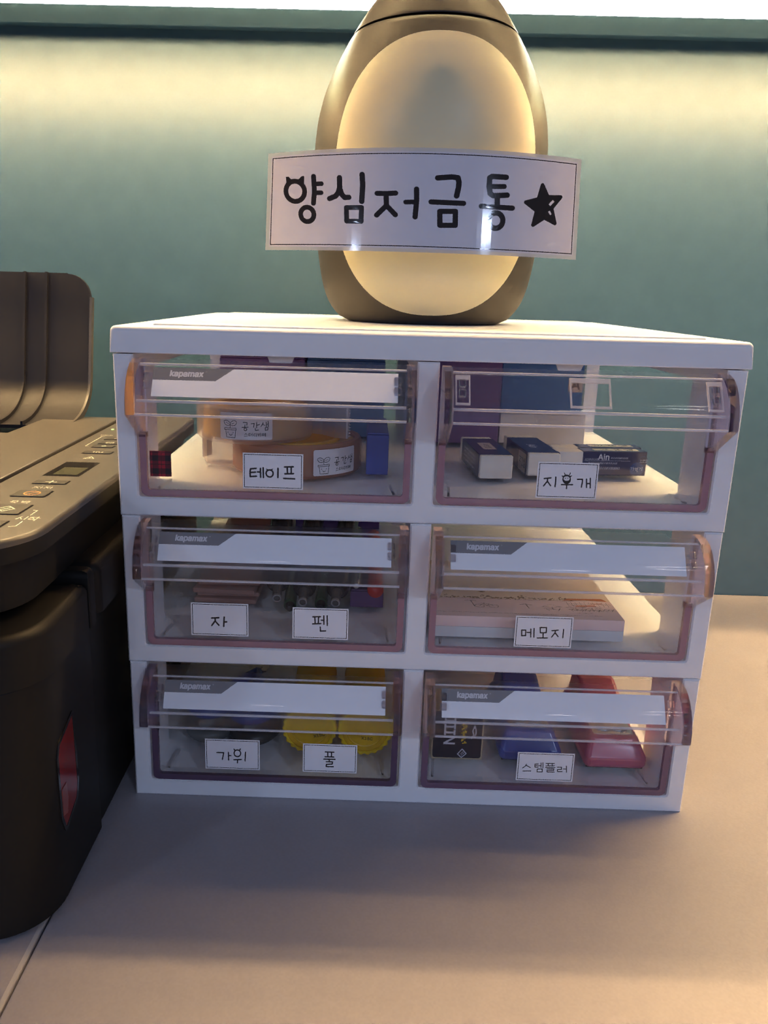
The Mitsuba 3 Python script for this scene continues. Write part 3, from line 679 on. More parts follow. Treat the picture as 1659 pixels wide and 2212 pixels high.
M_PEN = mat('pen', pri((0.012, 0.011, 0.011), 0.16, spec=0.6))
M_PENGREEN = mat('pengreen', pri((0.012, 0.060, 0.022), 0.25))
M_PENGREY = mat('pengrey', pri((0.07, 0.066, 0.062), 0.12, spec=0.8))
M_GOLD = mat('gold', pri((0.70, 0.55, 0.25), 0.25, 0.9))
M_RED = mat('red', pri((0.55, 0.025, 0.015), 0.30))
M_STEEL = mat('steel', pri((0.60, 0.59, 0.58), 0.25, 0.9))
def marker(x, y, z, dz, yaw, label):
    """Black marker with its narrow clear nozzle towards the front; dz = droop of the nozzle."""
    t = thing('marker_pen', label, 'pen', 'black pens in the middle left drawer')
    b = lathe([(0, -.001), (.0052, 0), (.0076, .003), (.0084, .010), (.0086, .060), (.0080, .130), (.0040, .134), (0, .134)], 28)
    n = lathe([(0, -.0125), (.0022, -.0125), (.0031, -.0115), (.0033, -.0040), (.0040, .0005), (0, .0005)], 24)
    ringm = lathe([(.0022, -.0131), (.0031, -.0131), (.0034, -.0121), (.0031, -.0112), (.0022, -.0131)], 24)
    def W(m): return moved(moved(m, rx=-90 + dz), [x, y, z], rz=0) if not yaw else moved(moved(m, rx=-90 + dz, rz=yaw), [x, y, z])
    put(t + '__barrel', W(b), M_PEN, 40)
    put(t + '__nozzle', W(moved(n, [0, 0.0, 0])), M_PENGREY, 40)
    put(t + '__nozzle_ring', W(ringm), M_STEEL, 40)
    put(t + '__clip', W(cat(bx(-.0016, .0016, -.0112, -.0098, .012, .050), bx(-.0016, .0016, -.0100, -.0080, .046, .050))), M_PEN, False)
marker(-0.0935, 0.050, Z2 + 0.0195, 17, 4, 'black pen with a clear nozzle, leftmost of the black pens')
marker(-0.0750, 0.050, Z2 + 0.0165, 13, 0, 'black pen with a clear nozzle, middle one of the black pens')
marker(-0.0520, 0.050, Z2 + 0.0165, 13, -3, 'black pen with a clear nozzle and a gold mark, rightmost of the black pens')
def slim_pen(x, y, z, ln, r, yaw, m, tipm, label, group=None):
    t = thing('slim_pen', label, 'pen', group)
    b = lathe([(0, 0), (r * .8, 0), (r, .001), (r, ln - .02), (r * .9, ln), (0, ln)], 24)
    tip = lathe([(0, -.0065), (r * .45, -.0060), (r * .75, -.001), (r * .75, .0), (0, 0)], 20)
    W = lambda q: moved(moved(q, rx=-90, rz=yaw), [x, y, z])
    put(t + '__barrel', W(b), m, 40)
    put(t + '__tip', W(tip), tipm, 40)
slim_pen(-0.0850, 0.052, Z2 + .0046, .130, .0045, 3, M_PENGREEN, M_PEN, 'dark green pen on the drawer floor, left of the two green pens')
slim_pen(-0.0635, 0.056, Z2 + .0046, .130, .0045, 0, M_PENGREEN, M_PEN, 'dark green pen on the drawer floor, right of the two green pens')
slim_pen(-0.0388, 0.056, Z2 + .0215, .125, .0042, 0, M_PENGREY, M_STEEL, 'clear pen with a metal tip resting on a purple box')
t = thing('red_pen', 'pen with a round red end beside the purple box', 'pen')
W = lambda q: moved(moved(q, rx=-90), [-0.0254, 0.055, Z2 + .0193])
put(t + '__knob', moved(trimesh.creation.icosphere(subdivisions=3, radius=.0057), [-0.0254, 0.050, Z2 + .0193]), M_RED, True)
put(t + '__barrel', W(lathe([(0, 0), (.0052, 0), (.0052, .12), (0, .12)], 24)), M_RED, 40)
carton(-0.0430, -0.0192, 0.064, 0.190, Z2, Z2 + 0.0135, (0.12, 0.05, 0.16), 'purple box under the red pen')
carton(-0.0960, -0.0200, 0.220, 0.290, Z2, Z2 + 0.034, (0.09, 0.06, 0.30), 'violet box at the back of the pen drawer')

# memo pad (middle row, right)
t = thing('memo_pad', 'thick memo pad with a drawn street scene on its pink cover', 'memo pad')
put(t + '__pages', bx(0.0110, 0.1370, 0.0165, 0.1250, Z2 + .0012, Z2 + .0085), mat('pages', pri((0.62, 0.64, 0.64), 0.7)), False)
put(t + '__pink_pages', bx(0.0110, 0.1370, 0.0165, 0.1250, Z2 + .0086, Z2 + .0160), mat('pinkpages', pri((0.72, 0.56, 0.54), 0.7)), False)
BR, BRD = (0.15, 0.085, 0.04), (0.075, 0.035, 0.025)
rs = np.random.RandomState(4)
trees = []
for k in range(150):
    x = rs.uniform(-62, 38)
    big = math.exp(-((x + 55) / 7) ** 2) + .8 * math.exp(-((x + 24) / 4) ** 2) + .8 * math.exp(-((x - 3) / 6) ** 2) + .6 * math.exp(-((x - 30) / 5) ** 2)
    trees.append(Point(x, -22 + rs.uniform(0, 2.5 + 5 * big)).buffer(rs.uniform(.35, .9)))
trees = unary_union(trees + [LineString([(-62, -23), (38, -23)]).buffer(.2)])
ink = [ring(-29, -36, 3.2, 2.6, .35), ring(-19.5, -36, 3.2, 2.6, .35), strokes([L((-29, -36), (-26, -32), (-22, -32.5), (-19.5, -36)), L((-26, -32), (-24, -36), (-22, -32.5)), L((-27.5, -31), (-25, -31))], .4),
       strokes([L((-32.5, -37), (-34, -27)), L((-38, -27.6), (-36, -26.6), (-34, -27.2), (-32, -26.6), (-30.5, -28)), L((4, -38), (3, -31)), L((-1, -31.6), (3, -30.8), (7, -32))], .5)]
for x in (20, 36, 47):
    ink.append(strokes([L((x - 7, -34.5), (x, -30.5), (x + 7, -34.5), (x - 7, -34.5)), L((x, -34.5), (x, -40)), L((x - 5, -37), (x - 3, -41)), L((x + 5, -37), (x + 3, -41)), L((x - 6, -38), (x + 6, -38.5))], .32))
for x in range(32, 60, 3):
    ink.append(strokes([L((x, -25), (x + .4, -32)), L((x + 1, -27), (x + 2.4, -29)), L((x, -36), (x + 2.5, -39.5)), L((x + 2.4, -36), (x, -40))], .3))
ink.append(strokes([L((34, -44.5), (36, -43.6), (38, -44.6), (40, -43.8), (42, -44.6), (45, -44)), L((-61, -47.5), (50, -48))], .28))
roof = Polygon([(30, -22.5), (34, -18.5), (58, -17.5), (61, -22.5), (46, -20.8)])
awn = unary_union([Polygon([(36, -31), (50, -29.5), (51, -31.5), (37, -33)]), Polygon([(48, -27), (56, -26), (56, -27), (48, -28)])])
cover, gnd = sbox(-63, -54, 63, 54), sbox(-63, -54, 63, -22)
m, c = printed([(cover, (0.70, 0.58, 0.46)), (gnd, (0.72, 0.56, 0.53)), (trees, BR), (unary_union(ink), BRD), (roof, (0.42, 0.13, 0.04)), (awn, (0.45, 0.17, 0.10)), (Polygon([(-27, -10), (-24, -9.2), (-21, -10), (-24, -11.5)]), BR)],
               flat_place([0.0740, 0.07075, Z2 + .0160], [1, 0, 0], [0, 1, 0]), step=0.03)
put(t + '__cover', m, M_PRINT, color=c, label='pink cover drawn with trees, bicycles and parasols')

# scissors and glue (bottom row, left)
M_BLUE = mat('bluehandle', pri((0.025, 0.050, 0.24), 0.35))
M_DGREY = mat('dgrey', pri((0.035, 0.035, 0.035), 0.40))
M_GRGREY = mat('grgrey', pri((0.10, 0.11, 0.11), 0.40))
def loop(cx, cy, z, rx, ry, r, rz=0):
    a = np.linspace(0, 2 * np.pi, 41)
    pts = np.column_stack([rx * np.cos(a), ry * np.sin(a), np.zeros(41)])
    m = tube(pts, r, 12)
    return moved(m, [cx, cy, z], rz=rz)
def scissors(x, y, z, rz, m1, m2, label):
    t = thing('scissors', label, 'scissors', 'scissors in the bottom left drawer')
    W = lambda q: moved(q, [x, y, z], rz=rz)
    put(t + '__handle', W(loop(-.017, 0.018, .0050, .0140, .0185, .0050, 8)), m1, 50)
    put(t + '__handle', W(loop(.017, 0.018, .0050, .0140, .0185, .0050, -8)), m2, 50)
    for s, mm in ((-1, m1), (1, m2)):
        put(t + '__shank', W(tube([[s * .012, .035, .005], [s * .006, .055, .005], [0, .070, .005]], [.0050, .0044, .0036], 10)), mm, 50)
        bl = Polygon([(s * .001 - .006, .070), (s * .001 + .006, .070), (s * .004 + .001, .150), (s * .004 - .001, .150)])
        put(t + '__blade', W(ext(bl, 'z', .0040 + .0012 * (s > 0), .0051 + .0012 * (s > 0))), M_STEEL, False)
    put(t + '__pivot', W(lathe([(0, .0030), (.003, .0030), (.003, .0075), (0, .0078)], 20)).apply_translation([-.074 * math.sin(math.radians(rz)), .074 * math.cos(math.radians(rz)), 0]), M_STEEL, 40)
scissors(-0.128, 0.040, Z3 + .0002, -4, M_GRGREY, M_DGREY, 'scissors with dark grey handles on the drawer floor')
scissors(-0.132, 0.052, Z3 + .0108, -12, M_BLUE, M_BLUE, 'scissors with blue handles lying on the grey ones')
M_YEL = mat('yellow', pri((0.76, 0.52, 0.010), 0.35))
M_YELD = mat('yellowdeep', pri((0.66, 0.40, 0.008), 0.40))
def glue(x, y, label, code_x, tilt):
    t = thing('glue_bottle', label, 'glue', 'yellow glue bottles in the bottom left drawer')
    r, nn = 0.0192, 22
    a = np.linspace(0, 2 * np.pi, 12 * nn, endpoint=False)
    rim = Polygon(np.column_stack([(r - .0006 + .0006 * np.cos(nn * a)) * np.cos(a), (r - .0006 + .0006 * np.cos(nn * a)) * np.sin(a)]))
    zc = Z3 + r + .0002
    put(t + '__cap', moved(bevel_ext(rim.difference(Point(0, 0).buffer(r - .0030, quad_segs=24)), 'y', 0, .010, .0006), [x, y, zc]), M_YEL, 30)
    put(t + '__cap_face', moved(cat(ext(Point(0, 0).buffer(r - .0031, quad_segs=24), 'y', .0012, .008), lathe([(r * .62, 0), (r * .66, .0004), (r * .70, 0)], 48).apply_transform(np.array([[1, 0, 0, 0], [0, 0, -1, .0011], [0, 1, 0, 0], [0, 0, 0, 1.0]]))), [x, y, zc]), M_YELD, 30)
    put(t + '__bottle', moved(moved(lathe([(0, .0105), (r * .80, .0105), (r * .84, .013), (r * .84, .085), (r * .5, .095), (0, .095)], 40), rx=-90), [x, y, zc]), M_YELD, 40)
    code = affinity.translate(affinity.rotate(text_poly('X15C', 2.2), tilt, origin=(0, 0)), code_x, -7.2)
    m, c = printed([(code, (0.10, 0.055, 0.01))], flat_place([x, y + .0011, zc], [1, 0, 0], [0, 0, 1]), step=0.03)
    put(t + '__code', m, M_PRINT, color=c)
glue(-0.0687, 0.030, 'yellow glue bottle lying with its scalloped cap to the front, left one of the pair', 3.0, 14)
glue(-0.0298, 0.030, 'yellow glue bottle lying with its scalloped cap to the front, right one of the pair', -2.5, -4)

# staples box and staplers (bottom row, right)
t = thing('staple_box', 'black lettered box with pale edges beside the blue stapler', 'box')
put(t + '__body', rbox(0.0172, 0.0533, 0.0285, 0.0600, Z3 + .0004, Z3 + .0385, 0.0010), mat('boxedge', pri((0.42, 0.34, 0.22), 0.5)), False)
m, c = printed([(rrect(-17.2, -17.6, 16.8, 18.6, 2.0), (0.022, 0.018, 0.026)),
                (affinity.translate(affinity.rotate(text_poly('NIII', 7.6), 90, origin=(0, 0)), -2.0, -8.0), (0.50, 0.50, 0.56)),
                (strokes([L((3.6 + 1.4 * math.sin(k * 1.9), -6 + k * .9), (4.8 + 1.2 * math.cos(k * 1.3), -5.4 + k * .9)) for k in range(18)], .9), (0.55, 0.36, 0.03)),
                (Polygon([(.5, -14.5), (3.6, -10.5), (6.6, -14.0), (3.4, -17.2)]).exterior.buffer(.35), (0.50, 0.50, 0.56)), (strokes([L((2.6, -14.5), (4.4, -12.6)), L((3.2, -15.4), (5, -13.6))], .4), (0.5, 0.5, 0.56)),
                (strokes([L((9.5, -2), (11, 1), (10, 4), (11.5, 8)), L((11.5, -1), (12.6, 3), (11.8, 7))], .9), (0.45, 0.43, 0.46))], flat_place([0.03525, 0.02845, Z3 + .01945], [1, 0, 0], [0, 0, 1]), step=0.03)
put(t + '__front_print', m, M_PRINT, color=c)
def stapler(x0, x1, y0, y1, colr, label):
    Z3 = zL3 + 0.0168
    t = thing('stapler', label, 'stapler', None)
    m = mat('stapler_%d' % len([k for k in scene if k.startswith('mat_stapler')]), pri(colr, 0.18, spec=0.6))
    def sl(xa, xb, ya, yb, za, zb, r): return rbox(xa, xb, ya, yb, za, zb, r)
    base = trimesh.convex.convex_hull(np.vstack([sl(x0, x1, y0, y1, Z3 + .0004, Z3 + .0120, .0045).vertices, sl(x0 + .0035, x1 - .0045, y0 + .006, y1 - .004, Z3 + .014, Z3 + .0215, .004).vertices]))
    put(t + '__body', base, m, 60)
    ramp = trimesh.convex.convex_hull(np.vstack([sl(x0 + .006, x1 - .006, y0 + .030, y1 - .006, Z3 + .018, Z3 + .026, .003).vertices, sl(x0 + .008, x1 - .008, y1 - .030, y1 - .006, Z3 + .026, Z3 + .040, .004).vertices]))
    put(t + '__arm', ramp, m, 60)
    plate = rrect(x0 + .0070, y0 + .010, x1 - .0080, y0 + .034, .0020)
    cx = (x0 + x1) / 2
    put(t + '__plate', ext(plate, 'z', Z3 + .0214, Z3 + .0224), M_STEEL, False)
    for s in (-1, 1):
        put(t + '__anvil', moved(loop(0, 0, 0, .0048, .0020, .0007, 0), [cx + s * .0052, y0 + .0165, Z3 + .0226]), M_STEEL, True)
    put(t + '__sole', rbox(x0 + .002, x1 - .002, y0 + .003, y1 - .002, Z3 + .0001, Z3 + .0010, .0004), M_BLK, False)
stapler(0.0648, 0.1085, 0.0260, 0.1100, (0.050, 0.078, 0.30), 'blue stapler with a metal plate beside the black box')
stapler(0.1228, 0.1660, 0.0205, 0.1050, (0.44, 0.10, 0.16), 'pink stapler with a metal plate at the right of the drawer')
carton(0.015, 0.085, 0.215, 0.290, Z3, Z3 + .066, (0.03, 0.05, 0.20), 'dark blue box at the back of the stapler drawer, left')
carton(0.088, 0.150, 0.215, 0.290, Z3, Z3 + .066, (0.30, 0.02, 0.03), 'red box at the back of the stapler drawer, right')

# ------------------------------------------------------------------ coin bank (plain stand-in) and its laminated sign
t = thing('coin_bank', 'dark grey rounded coin bank with a cream front on the cabinet lid', 'coin bank')
BX, BY, BZ = 0.006, 0.160, 0.3124
BP = np.array([(0.0, 0.0), (.056, 0.0), (.0615, .0018), (.0680, .0075), (.0735, .0160), (.0775, .0280), (.0805, .0450), (.0828, .0640), (.0845, .0900), (.0845, .1180), (.0832, .1340), (.0790, .1530), (.0715, .1720), (.0620, .1900), (.0520, .2060), (.0430, .2180)])
from scipy.interpolate import PchipInterpolator
_r = PchipInterpolator(BP[1:, 1] + np.arange(len(BP) - 1) * 1e-7, BP[1:, 0])
zz = np.concatenate([[0.0], np.linspace(.0005, .1935, 70)])
body = [(0, 0)] + [(float(_r(z)), z) for z in zz] + [(float(_r(.1935)) - .003, .1950), (0, .1950)]
put(t + '__body', moved(lathe(body, 96), [BX, BY, BZ]), M_GREYBANK, 40)
cap = [(0, .1958), (float(_r(.1958)) - .0004, .1958)] + [(float(_r(z)), z) for z in np.linspace(.1966, .218, 14)] + [(.036, .226), (.026, .2315), (.0, .2335)]
put(t + '__lid', moved(lathe(cap, 96), [BX, BY, BZ]), M_GREYBANK, 40)
put(t + '__coin_slot', moved(rbox(-.018, .018, -.0016, .0016, .2325, .2342, .0007), [BX, BY, BZ]), M_BLK, False)
# cream front shell: a rounded-square panel wrapped on the body
nu, nv = 56, 56
vs, ok = [], []
def shell(off):
    out = []
    for i in range(nv + 1):
        for j in range(nu + 1):
            a, b = -1 + 2 * j / nu, -1 + 2 * i / nv
            # map the square to a superellipse
            n_ = 2.35
            d_ = max(abs(a), abs(b))
            s_ = d_ / max((abs(a) ** n_ + abs(b) ** n_) ** (1 / n_), 1e-9) if d_ > 0 else 0
            z = .0945 + .0880 * b * s_
            w = .0665 * a * s_
            rr = float(_r(z))
            x = np.clip(w, -rr * .985, rr * .985)
            y = -math.sqrt(rr * rr - x * x)
            k = (rr + off) / rr
            out.append([BX + x * k, BY + y * k, BZ + z])
    return np.array(out)
fo, bo = shell(.0012), shell(-.0020)
f = []
n1 = (nu + 1) * (nv + 1)
for i in range(nv):
    for j in range(nu):
        a = i * (nu + 1) + j
        f += [[a, a + 1, a + nu + 2], [a, a + nu + 2, a + nu + 1], [n1 + a, n1 + a + nu + 2, n1 + a + 1], [n1 + a, n1 + a + nu + 1, n1 + a + nu + 2]]
edge = [j for j in range(nu + 1)] + [i * (nu + 1) + nu for i in range(1, nv + 1)] + [nv * (nu + 1) + j for j in range(nu - 1, -1, -1)] + [i * (nu + 1) for i in range(nv - 1, 0, -1)]
for a, b in zip(edge, edge[1:] + edge[:1]):
    f += [[a, n1 + a, n1 + b], [a, n1 + b, b]]
put(t + '__front_panel', trimesh.Trimesh(np.vstack([fo, bo]), f, process=False), M_CREAM, 40)

t = thing('paper_sign', 'white laminated sign with black handwriting taped across the coin bank', 'sign')
SW, SH = 207.0, 64.4
S0 = np.array([-0.0040, 0.0625, 0.3901])
STILT, SROLL, SSAG, SYAW = 0.185, 0.0110, 0.0324, -0.1007
def sign_place(v, off=0.0):
    a, b, h = v[:, 0] / 1e3, v[:, 1] / 1e3, v[:, 2] / 1e3
    c, s = math.cos(SROLL), math.sin(SROLL)
    a2, b2 = a * c + b * s, -a * s + b * c
    u = a / (SW / 1e3)
    y = S0[1] + 4 * SSAG * u * u + b2 * math.sin(STILT) + a2 * math.sin(SYAW) - h
    return np.column_stack([S0[0] + a2, y, S0[2] + b2 * math.cos(STILT)])
def c7(*p): return [((x / 4.608 + 560), (y / 4.608 + 300)) for x, y in p]
def c8(*p): return [((x / 4.366 + 900), (y / 4.366 + 300)) for x, y in p]
sg = [LineString(c7(*l)).buffer(w / 4.608 / 2) for l, w in [
    ([(582, 368), (588, 520), (575, 638)], 50), ([(600, 443), (660, 440)], 46), ([(600, 532), (656, 530)], 46),
    ([(842, 378), (842, 480), (825, 530), (800, 562), (740, 588)], 52), ([(848, 500), (862, 545), (890, 575), (930, 572)], 52), ([(1063, 345), (1068, 450), (1055, 612)], 52), ([(905, 675), (1052, 672), (1046, 810), (905, 810), (905, 675)], 48),
    ([(1205, 530), (1290, 532), (1380, 527)], 50), ([(1290, 540), (1292, 650), (1197, 745)], 50), ([(1292, 650), (1375, 740)], 50), ([(1475, 615), (1560, 613)], 46), ([(1578, 487), (1578, 600), (1562, 760)], 50)]]
sg += [LineString(c8(*l)).buffer(w / 4.366 / 2) for l, w in [
    ([(200, 358), (330, 350), (380, 358), (390, 400), (385, 450), (368, 525)], 50), ([(140, 580), (430, 594)], 48), ([(217, 668), (357, 668), (355, 797), (217, 797), (217, 668)], 48),
    ([(820, 358), (690, 348), (668, 360), (662, 440), (672, 505), (700, 525), (830, 522)], 50), ([(680, 440), (802, 442)], 46), ([(738, 530), (738, 622)], 50), ([(592, 620), (880, 642)], 48)]]
el = lambda cx, cy, rx, ry: Polygon([(cx + rx * math.cos(q), cy + ry * math.sin(q)) for q in np.linspace(0, 2 * np.pi, 49)[:-1]])
r7 = lambda g: affinity.affine_transform(g, [1 / 4.608, 0, 0, 1 / 4.608, 560, 300])
r8 = lambda g: affinity.affine_transform(g, [1 / 4.366, 0, 0, 1 / 4.366, 900, 300])
sg += [r7(el(387, 521, 124, 127).difference(el(387, 521, 74, 77))), r7(el(508, 752, 93, 97).difference(el(508, 752, 44, 48))),
       r7(Polygon([(300, 445), (296, 380), (318, 378), (352, 412)]).buffer(4)), r7(Polygon([(425, 405), (462, 370), (482, 370), (478, 445)]).buffer(4)),
       r8(el(725, 755, 91, 96).difference(el(725, 755, 42, 46)))]
star = Polygon([(1168, 435), (1222, 545), (1352, 550), (1262, 650), (1298, 790), (1190, 735), (1080, 800), (1115, 670), (1008, 590), (1130, 562)]).buffer(18)
star = star.difference(unary_union([Polygon([(1232, 612), (1273, 573), (1290, 590), (1247, 630)]), Polygon([(1226, 681), (1246, 672), (1263, 706), (1248, 714)])]))
sg.append(r8(star))
sg = unary_union(sg)
# straighten the bulge of the photographed sheet: corners and mid points of the border line -> a rectangle
def unbend(x, y, z=None):
    x, y = np.asarray(x, float), np.asarray(y, float)
    xm = (x - 583.0) / 675.0
    top = 331 * (1 - xm) + 348 * xm - 4 * 21.5 * xm * (1 - xm)
    bot = 545 * (1 - xm) + 561 * xm - 4 * 12.0 * xm * (1 - xm)
    v = (y - top) / (bot - top)
    lx, rx = 583 - 14 * v, 1258 - 8 * v
    u = (x - lx) / (rx - lx)
    return (u - .5) * SW, (.5 - v) * SH
ink = shapely.ops.transform(unbend, shapely.segmentize(sg, 3.0))
LAM = (0.66, 0.64, 0.66)
m, c = printed([(sbox(-SW / 2 + 2.6, -SH / 2 + 2.2, SW / 2 - 2.6, SH / 2 - 2.2), (0.74, 0.72, 0.78)), (frame_of(-SW / 2 + 3.4, -SH / 2 + 3.4, SW / 2 - 3.4, SH / 2 - 3.4, .55), INK), (ink, INK)], sign_place, size=5.0, step=0.03)
put(t + '__sheet', m, mat('signsheet', pri(VC, 0.085, spec=0.45)), color=c, label='white printed sheet')
def film_mesh(x0, y0, x1, y1, h0, h1):
    g = []
    for h in (h0, h1):
        v, f = tri(sbox(x0, y0, x1, y1))
        v3, f = trimesh.remesh.subdivide_to_size(np.column_stack([v, np.full(len(v), h)]), f, 5.0, max_iter=12)
        g.append(trimesh.Trimesh(sign_place(v3), f, process=False))
    return cat(*g)
put(t + '__laminate', film_mesh(-SW / 2, -SH / 2, SW / 2, SH / 2, -.15, 0.0), mat('laminate', frosted(0.55, (0.70, 0.70, 0.70), 0.10)), True, label='clear laminate border')
for zz_ in (-0.020, 0.022):
    yb = sign_place(np.array([[0.0, zz_ * 1e3, -.2]]))[0]
    rb = float(_r(yb[2] - BZ))
    put(t + '__mounting_tape', tube([[BX - .004, yb[1] + .0004, yb[2]], [BX - .004, BY - rb - .0016, yb[2]]], .0035, 10), mat('foamtape', pri((0.6, 0.6, 0.6), 0.6)) if 'mat_foamtape' not in scene else 'mat_foamtape', False)

# ------------------------------------------------------------------ black inkjet printer
t = thing('printer', 'black flatbed inkjet printer beside the drawer cabinet', 'printer')
def corner_plan(xr, y0, y1, rf, rb, xl=-0.62):
    """Plan of a block with rounded right corners (front rf, back rb)."""
    a = np.linspace(0, math.pi / 2, 13)
    front = [(xr - rf + rf * math.sin(q), y0 + rf - rf * math.cos(q)) for q in a]
    back = [(xr - rb + rb * math.cos(q), y1 - rb + rb * math.sin(q)) for q in a]
    return Polygon([(xl, y0)] + front + back + [(xl, y1)])
def loft_block(plan, z0, z1, r):
    """Same with a true rounded edge: rings of one polygon moved along its inward normals."""
    c = np.asarray(plan.exterior.coords)[:-1]
    if Polygon(c).exterior.is_ccw is False:
        c = c[::-1]
    e = np.roll(c, -1, 0) - c
    e /= np.linalg.norm(e, axis=1, keepdims=True) + 1e-12
    nrm = np.column_stack([-e[:, 1], e[:, 0]])
    mn = nrm + np.roll(nrm, 1, 0)
    mn /= (np.linalg.norm(mn, axis=1, keepdims=True) ** 2 / 2 + 1e-12)
    lv = [(0.0, z0)] + [(r * (1 - math.cos(k / 8 * math.pi / 2)), z1 - r + r * math.sin(k / 8 * math.pi / 2)) for k in range(9)]
    vs = np.vstack([np.column_stack([c + mn * o, np.full(len(c), z)]) for o, z in lv])
    n, f = len(c), []
    for k in range(len(lv) - 1):
        for j in range(n):
            w = (j + 1) % n
            f += [[k * n + j, k * n + w, (k + 1) * n + w], [k * n + j, (k + 1) * n + w, (k + 1) * n + j]]
    for k, flip in ((len(lv) - 1, False), (0, True)):
        v2 = vs[k * n:(k + 1) * n, :2]
        _, ff = tri(Polygon(v2))
        vv, _ = tri(Polygon(v2))
        idx = [int(np.argmin(np.linalg.norm(v2 - q, axis=1))) + k * n for q in vv]
        f += [[idx[a], idx[b], idx[d]] if not flip else [idx[a], idx[d], idx[b]] for a, b, d in ff]
    m = trimesh.Trimesh(vs, f, process=False)
    return m
YF = -0.130
# lower body: rear part, and the front part that stands a little proud
put(t + '__base', loft_block(corner_plan(-0.1962, -0.060, 0.275, 0.030, 0.012), 0.004, 0.1450, 0.0015), M_BLK, 35)
put(t + '__shoulder', loft_block(corner_plan(-0.1888, -0.0340, 0.270, 0.006, 0.012), 0.1455, 0.1766, 0.0060), M_BLK, 35)
put(t + '__ink_tank_cover', loft_block(corner_plan(-0.1940, YF, -0.0345, 0.034, 0.006), 0.0035, 0.1418, 0.0015), M_BLK, 35)
put(t + '__front_cover', loft_block(corner_plan(-0.1900, YF - .0006, -0.0480, 0.034, 0.003).difference(sbox(-.25, -.0500, -.15, .1)), 0.1428, 0.1705, 0.0050), M_BLK, 35)
put(t + '__side_ledge', loft_block(corner_plan(-0.1896, -0.0474, -0.0350, 0.001, 0.005), 0.1425, 0.1768, 0.0045), M_BLK, 35)
for fx, fy in ((-0.235, -0.060), (-0.235, 0.20), (-0.50, -0.06), (-0.50, 0.20)):
    put(t + '__foot', bx(fx, fx + .02, fy, fy + .03, 0.0, 0.0045), M_BLK, False)
# scanner unit with the front flap seam
put(t + '__scanner_unit', loft_block(corner_plan(-0.2040, YF + .0120, 0.262, 0.034, 0.012), 0.1766, 0.2045, 0.001), M_BLK, 35)
put(t + '__front_flap', ext(LineString([(-0.62, YF + .0115)] + [(-0.2040 - .034 + .0345 * math.sin(q), YF + .0120 + .034 - .0345 * math.cos(q)) for q in np.linspace(0, math.pi / 2, 13)] + [(-0.2035, -0.058)]).buffer(.0005), 'z', 0.1770, 0.2030), M_BLK, 35)
# control panel strip at the right, scanner lid beside it
put(t + '__panel_rim', ext(corner_plan(-0.1933, YF + .0013, 0.262, 0.040, 0.014, -0.2550), 'z', 0.2048, 0.2128), M_BLK, 35)
put(t + '__control_panel', loft_block(corner_plan(-0.1930, YF + .001, 0.262, 0.040, 0.014, -0.2552), 0.2130, 0.2170, 0.0022), M_BLKLIT, 35)
lidp = Polygon([(-0.62, YF + .002), (-0.2566, YF + .002), (-0.2566, 0.2305), (-0.3200, 0.2305), (-0.3200, 0.118), (-0.62, 0.118)])
put(t + '__scanner_lid', loft_block(lidp, 0.2050, 0.2182, 0.0010), M_BLKLIT, 35)
put(t + '__rear_cover', loft_block(Polygon([(-0.62, 0.121), (-0.323, 0.121), (-0.323, 0.172), (-0.62, 0.172)]), 0.2047, 0.2140, 0.002), M_BLKLIT, 35)
put(t + '__rear_ridge', loft_block(Polygon([(-0.3185, 0.2335), (-0.2560, 0.2335), (-0.2560, 0.258), (-0.3185, 0.258)]), 0.2047, 0.2150, 0.002), M_BLKLIT, 35)
# paper support: a panel that curves up at the back, with ribs
def support(off0, off1, x0, x1, r=0.0, zt=0.343):
    path = []
    for k in range(15):
        q = k / 14
        path.append((0.198 + 0.062 * math.sin(q * math.pi / 2 * .92), 0.2130 + 0.0400 * (1 - math.cos(q * math.pi / 2 * .92))))
    path.append((path[-1][0] + (zt - path[-1][1]) * 0.22, zt))
    p = LineString(path)
    a = p.buffer(off1, single_sided=True).union(p.buffer(-off0, single_sided=True)) if off0 else p.buffer(off1, single_sided=True)
    return a
prof = support(0, 0.0030, 0, 0)
sheet = ext(prof, 'x', -0.60, -0.2900)
# round the upper right corner
v = np.asarray(sheet.vertices)
def round_corner(m, xr, zt, r):
    cut = ext(sbox(xr - r, zt - r, xr + .02, zt + .02).difference(Point(xr - r, zt - r).buffer(r, quad_segs=16)), 'y', 0.1, 0.45)
    try:
        return trimesh.boolean.difference([m, cut], engine='manifold')
    except Exception:
        return m
put(t + '__paper_support', round_corner(sheet, -0.2900, 0.343, 0.022), mat('support', pri((0.009, 0.009, 0.013), 0.5, spec=0.35)), 35)
for xa in (-0.3500, -0.3300):
    put(t + '__support_rib', ext(support(0, 0.0062, 0, 0), 'x', xa - .0010, xa + .0010), 'mat_support', False)
put(t + '__support_edge', ext(support(0.0010, 0.0050, 0, 0, zt=0.322), 'x', -0.2903, -0.2881), M_BLKLIT, False)
put(t + '__support_crease', bx(-0.60, -0.2915, 0.2570, 0.2600, 0.2452, 0.2466), M_BLKLIT, False)
put(t + '__paper_slot', bx(-0.60, -0.292, 0.1745, 0.232, 0.2046, 0.2062), M_BLK, False)
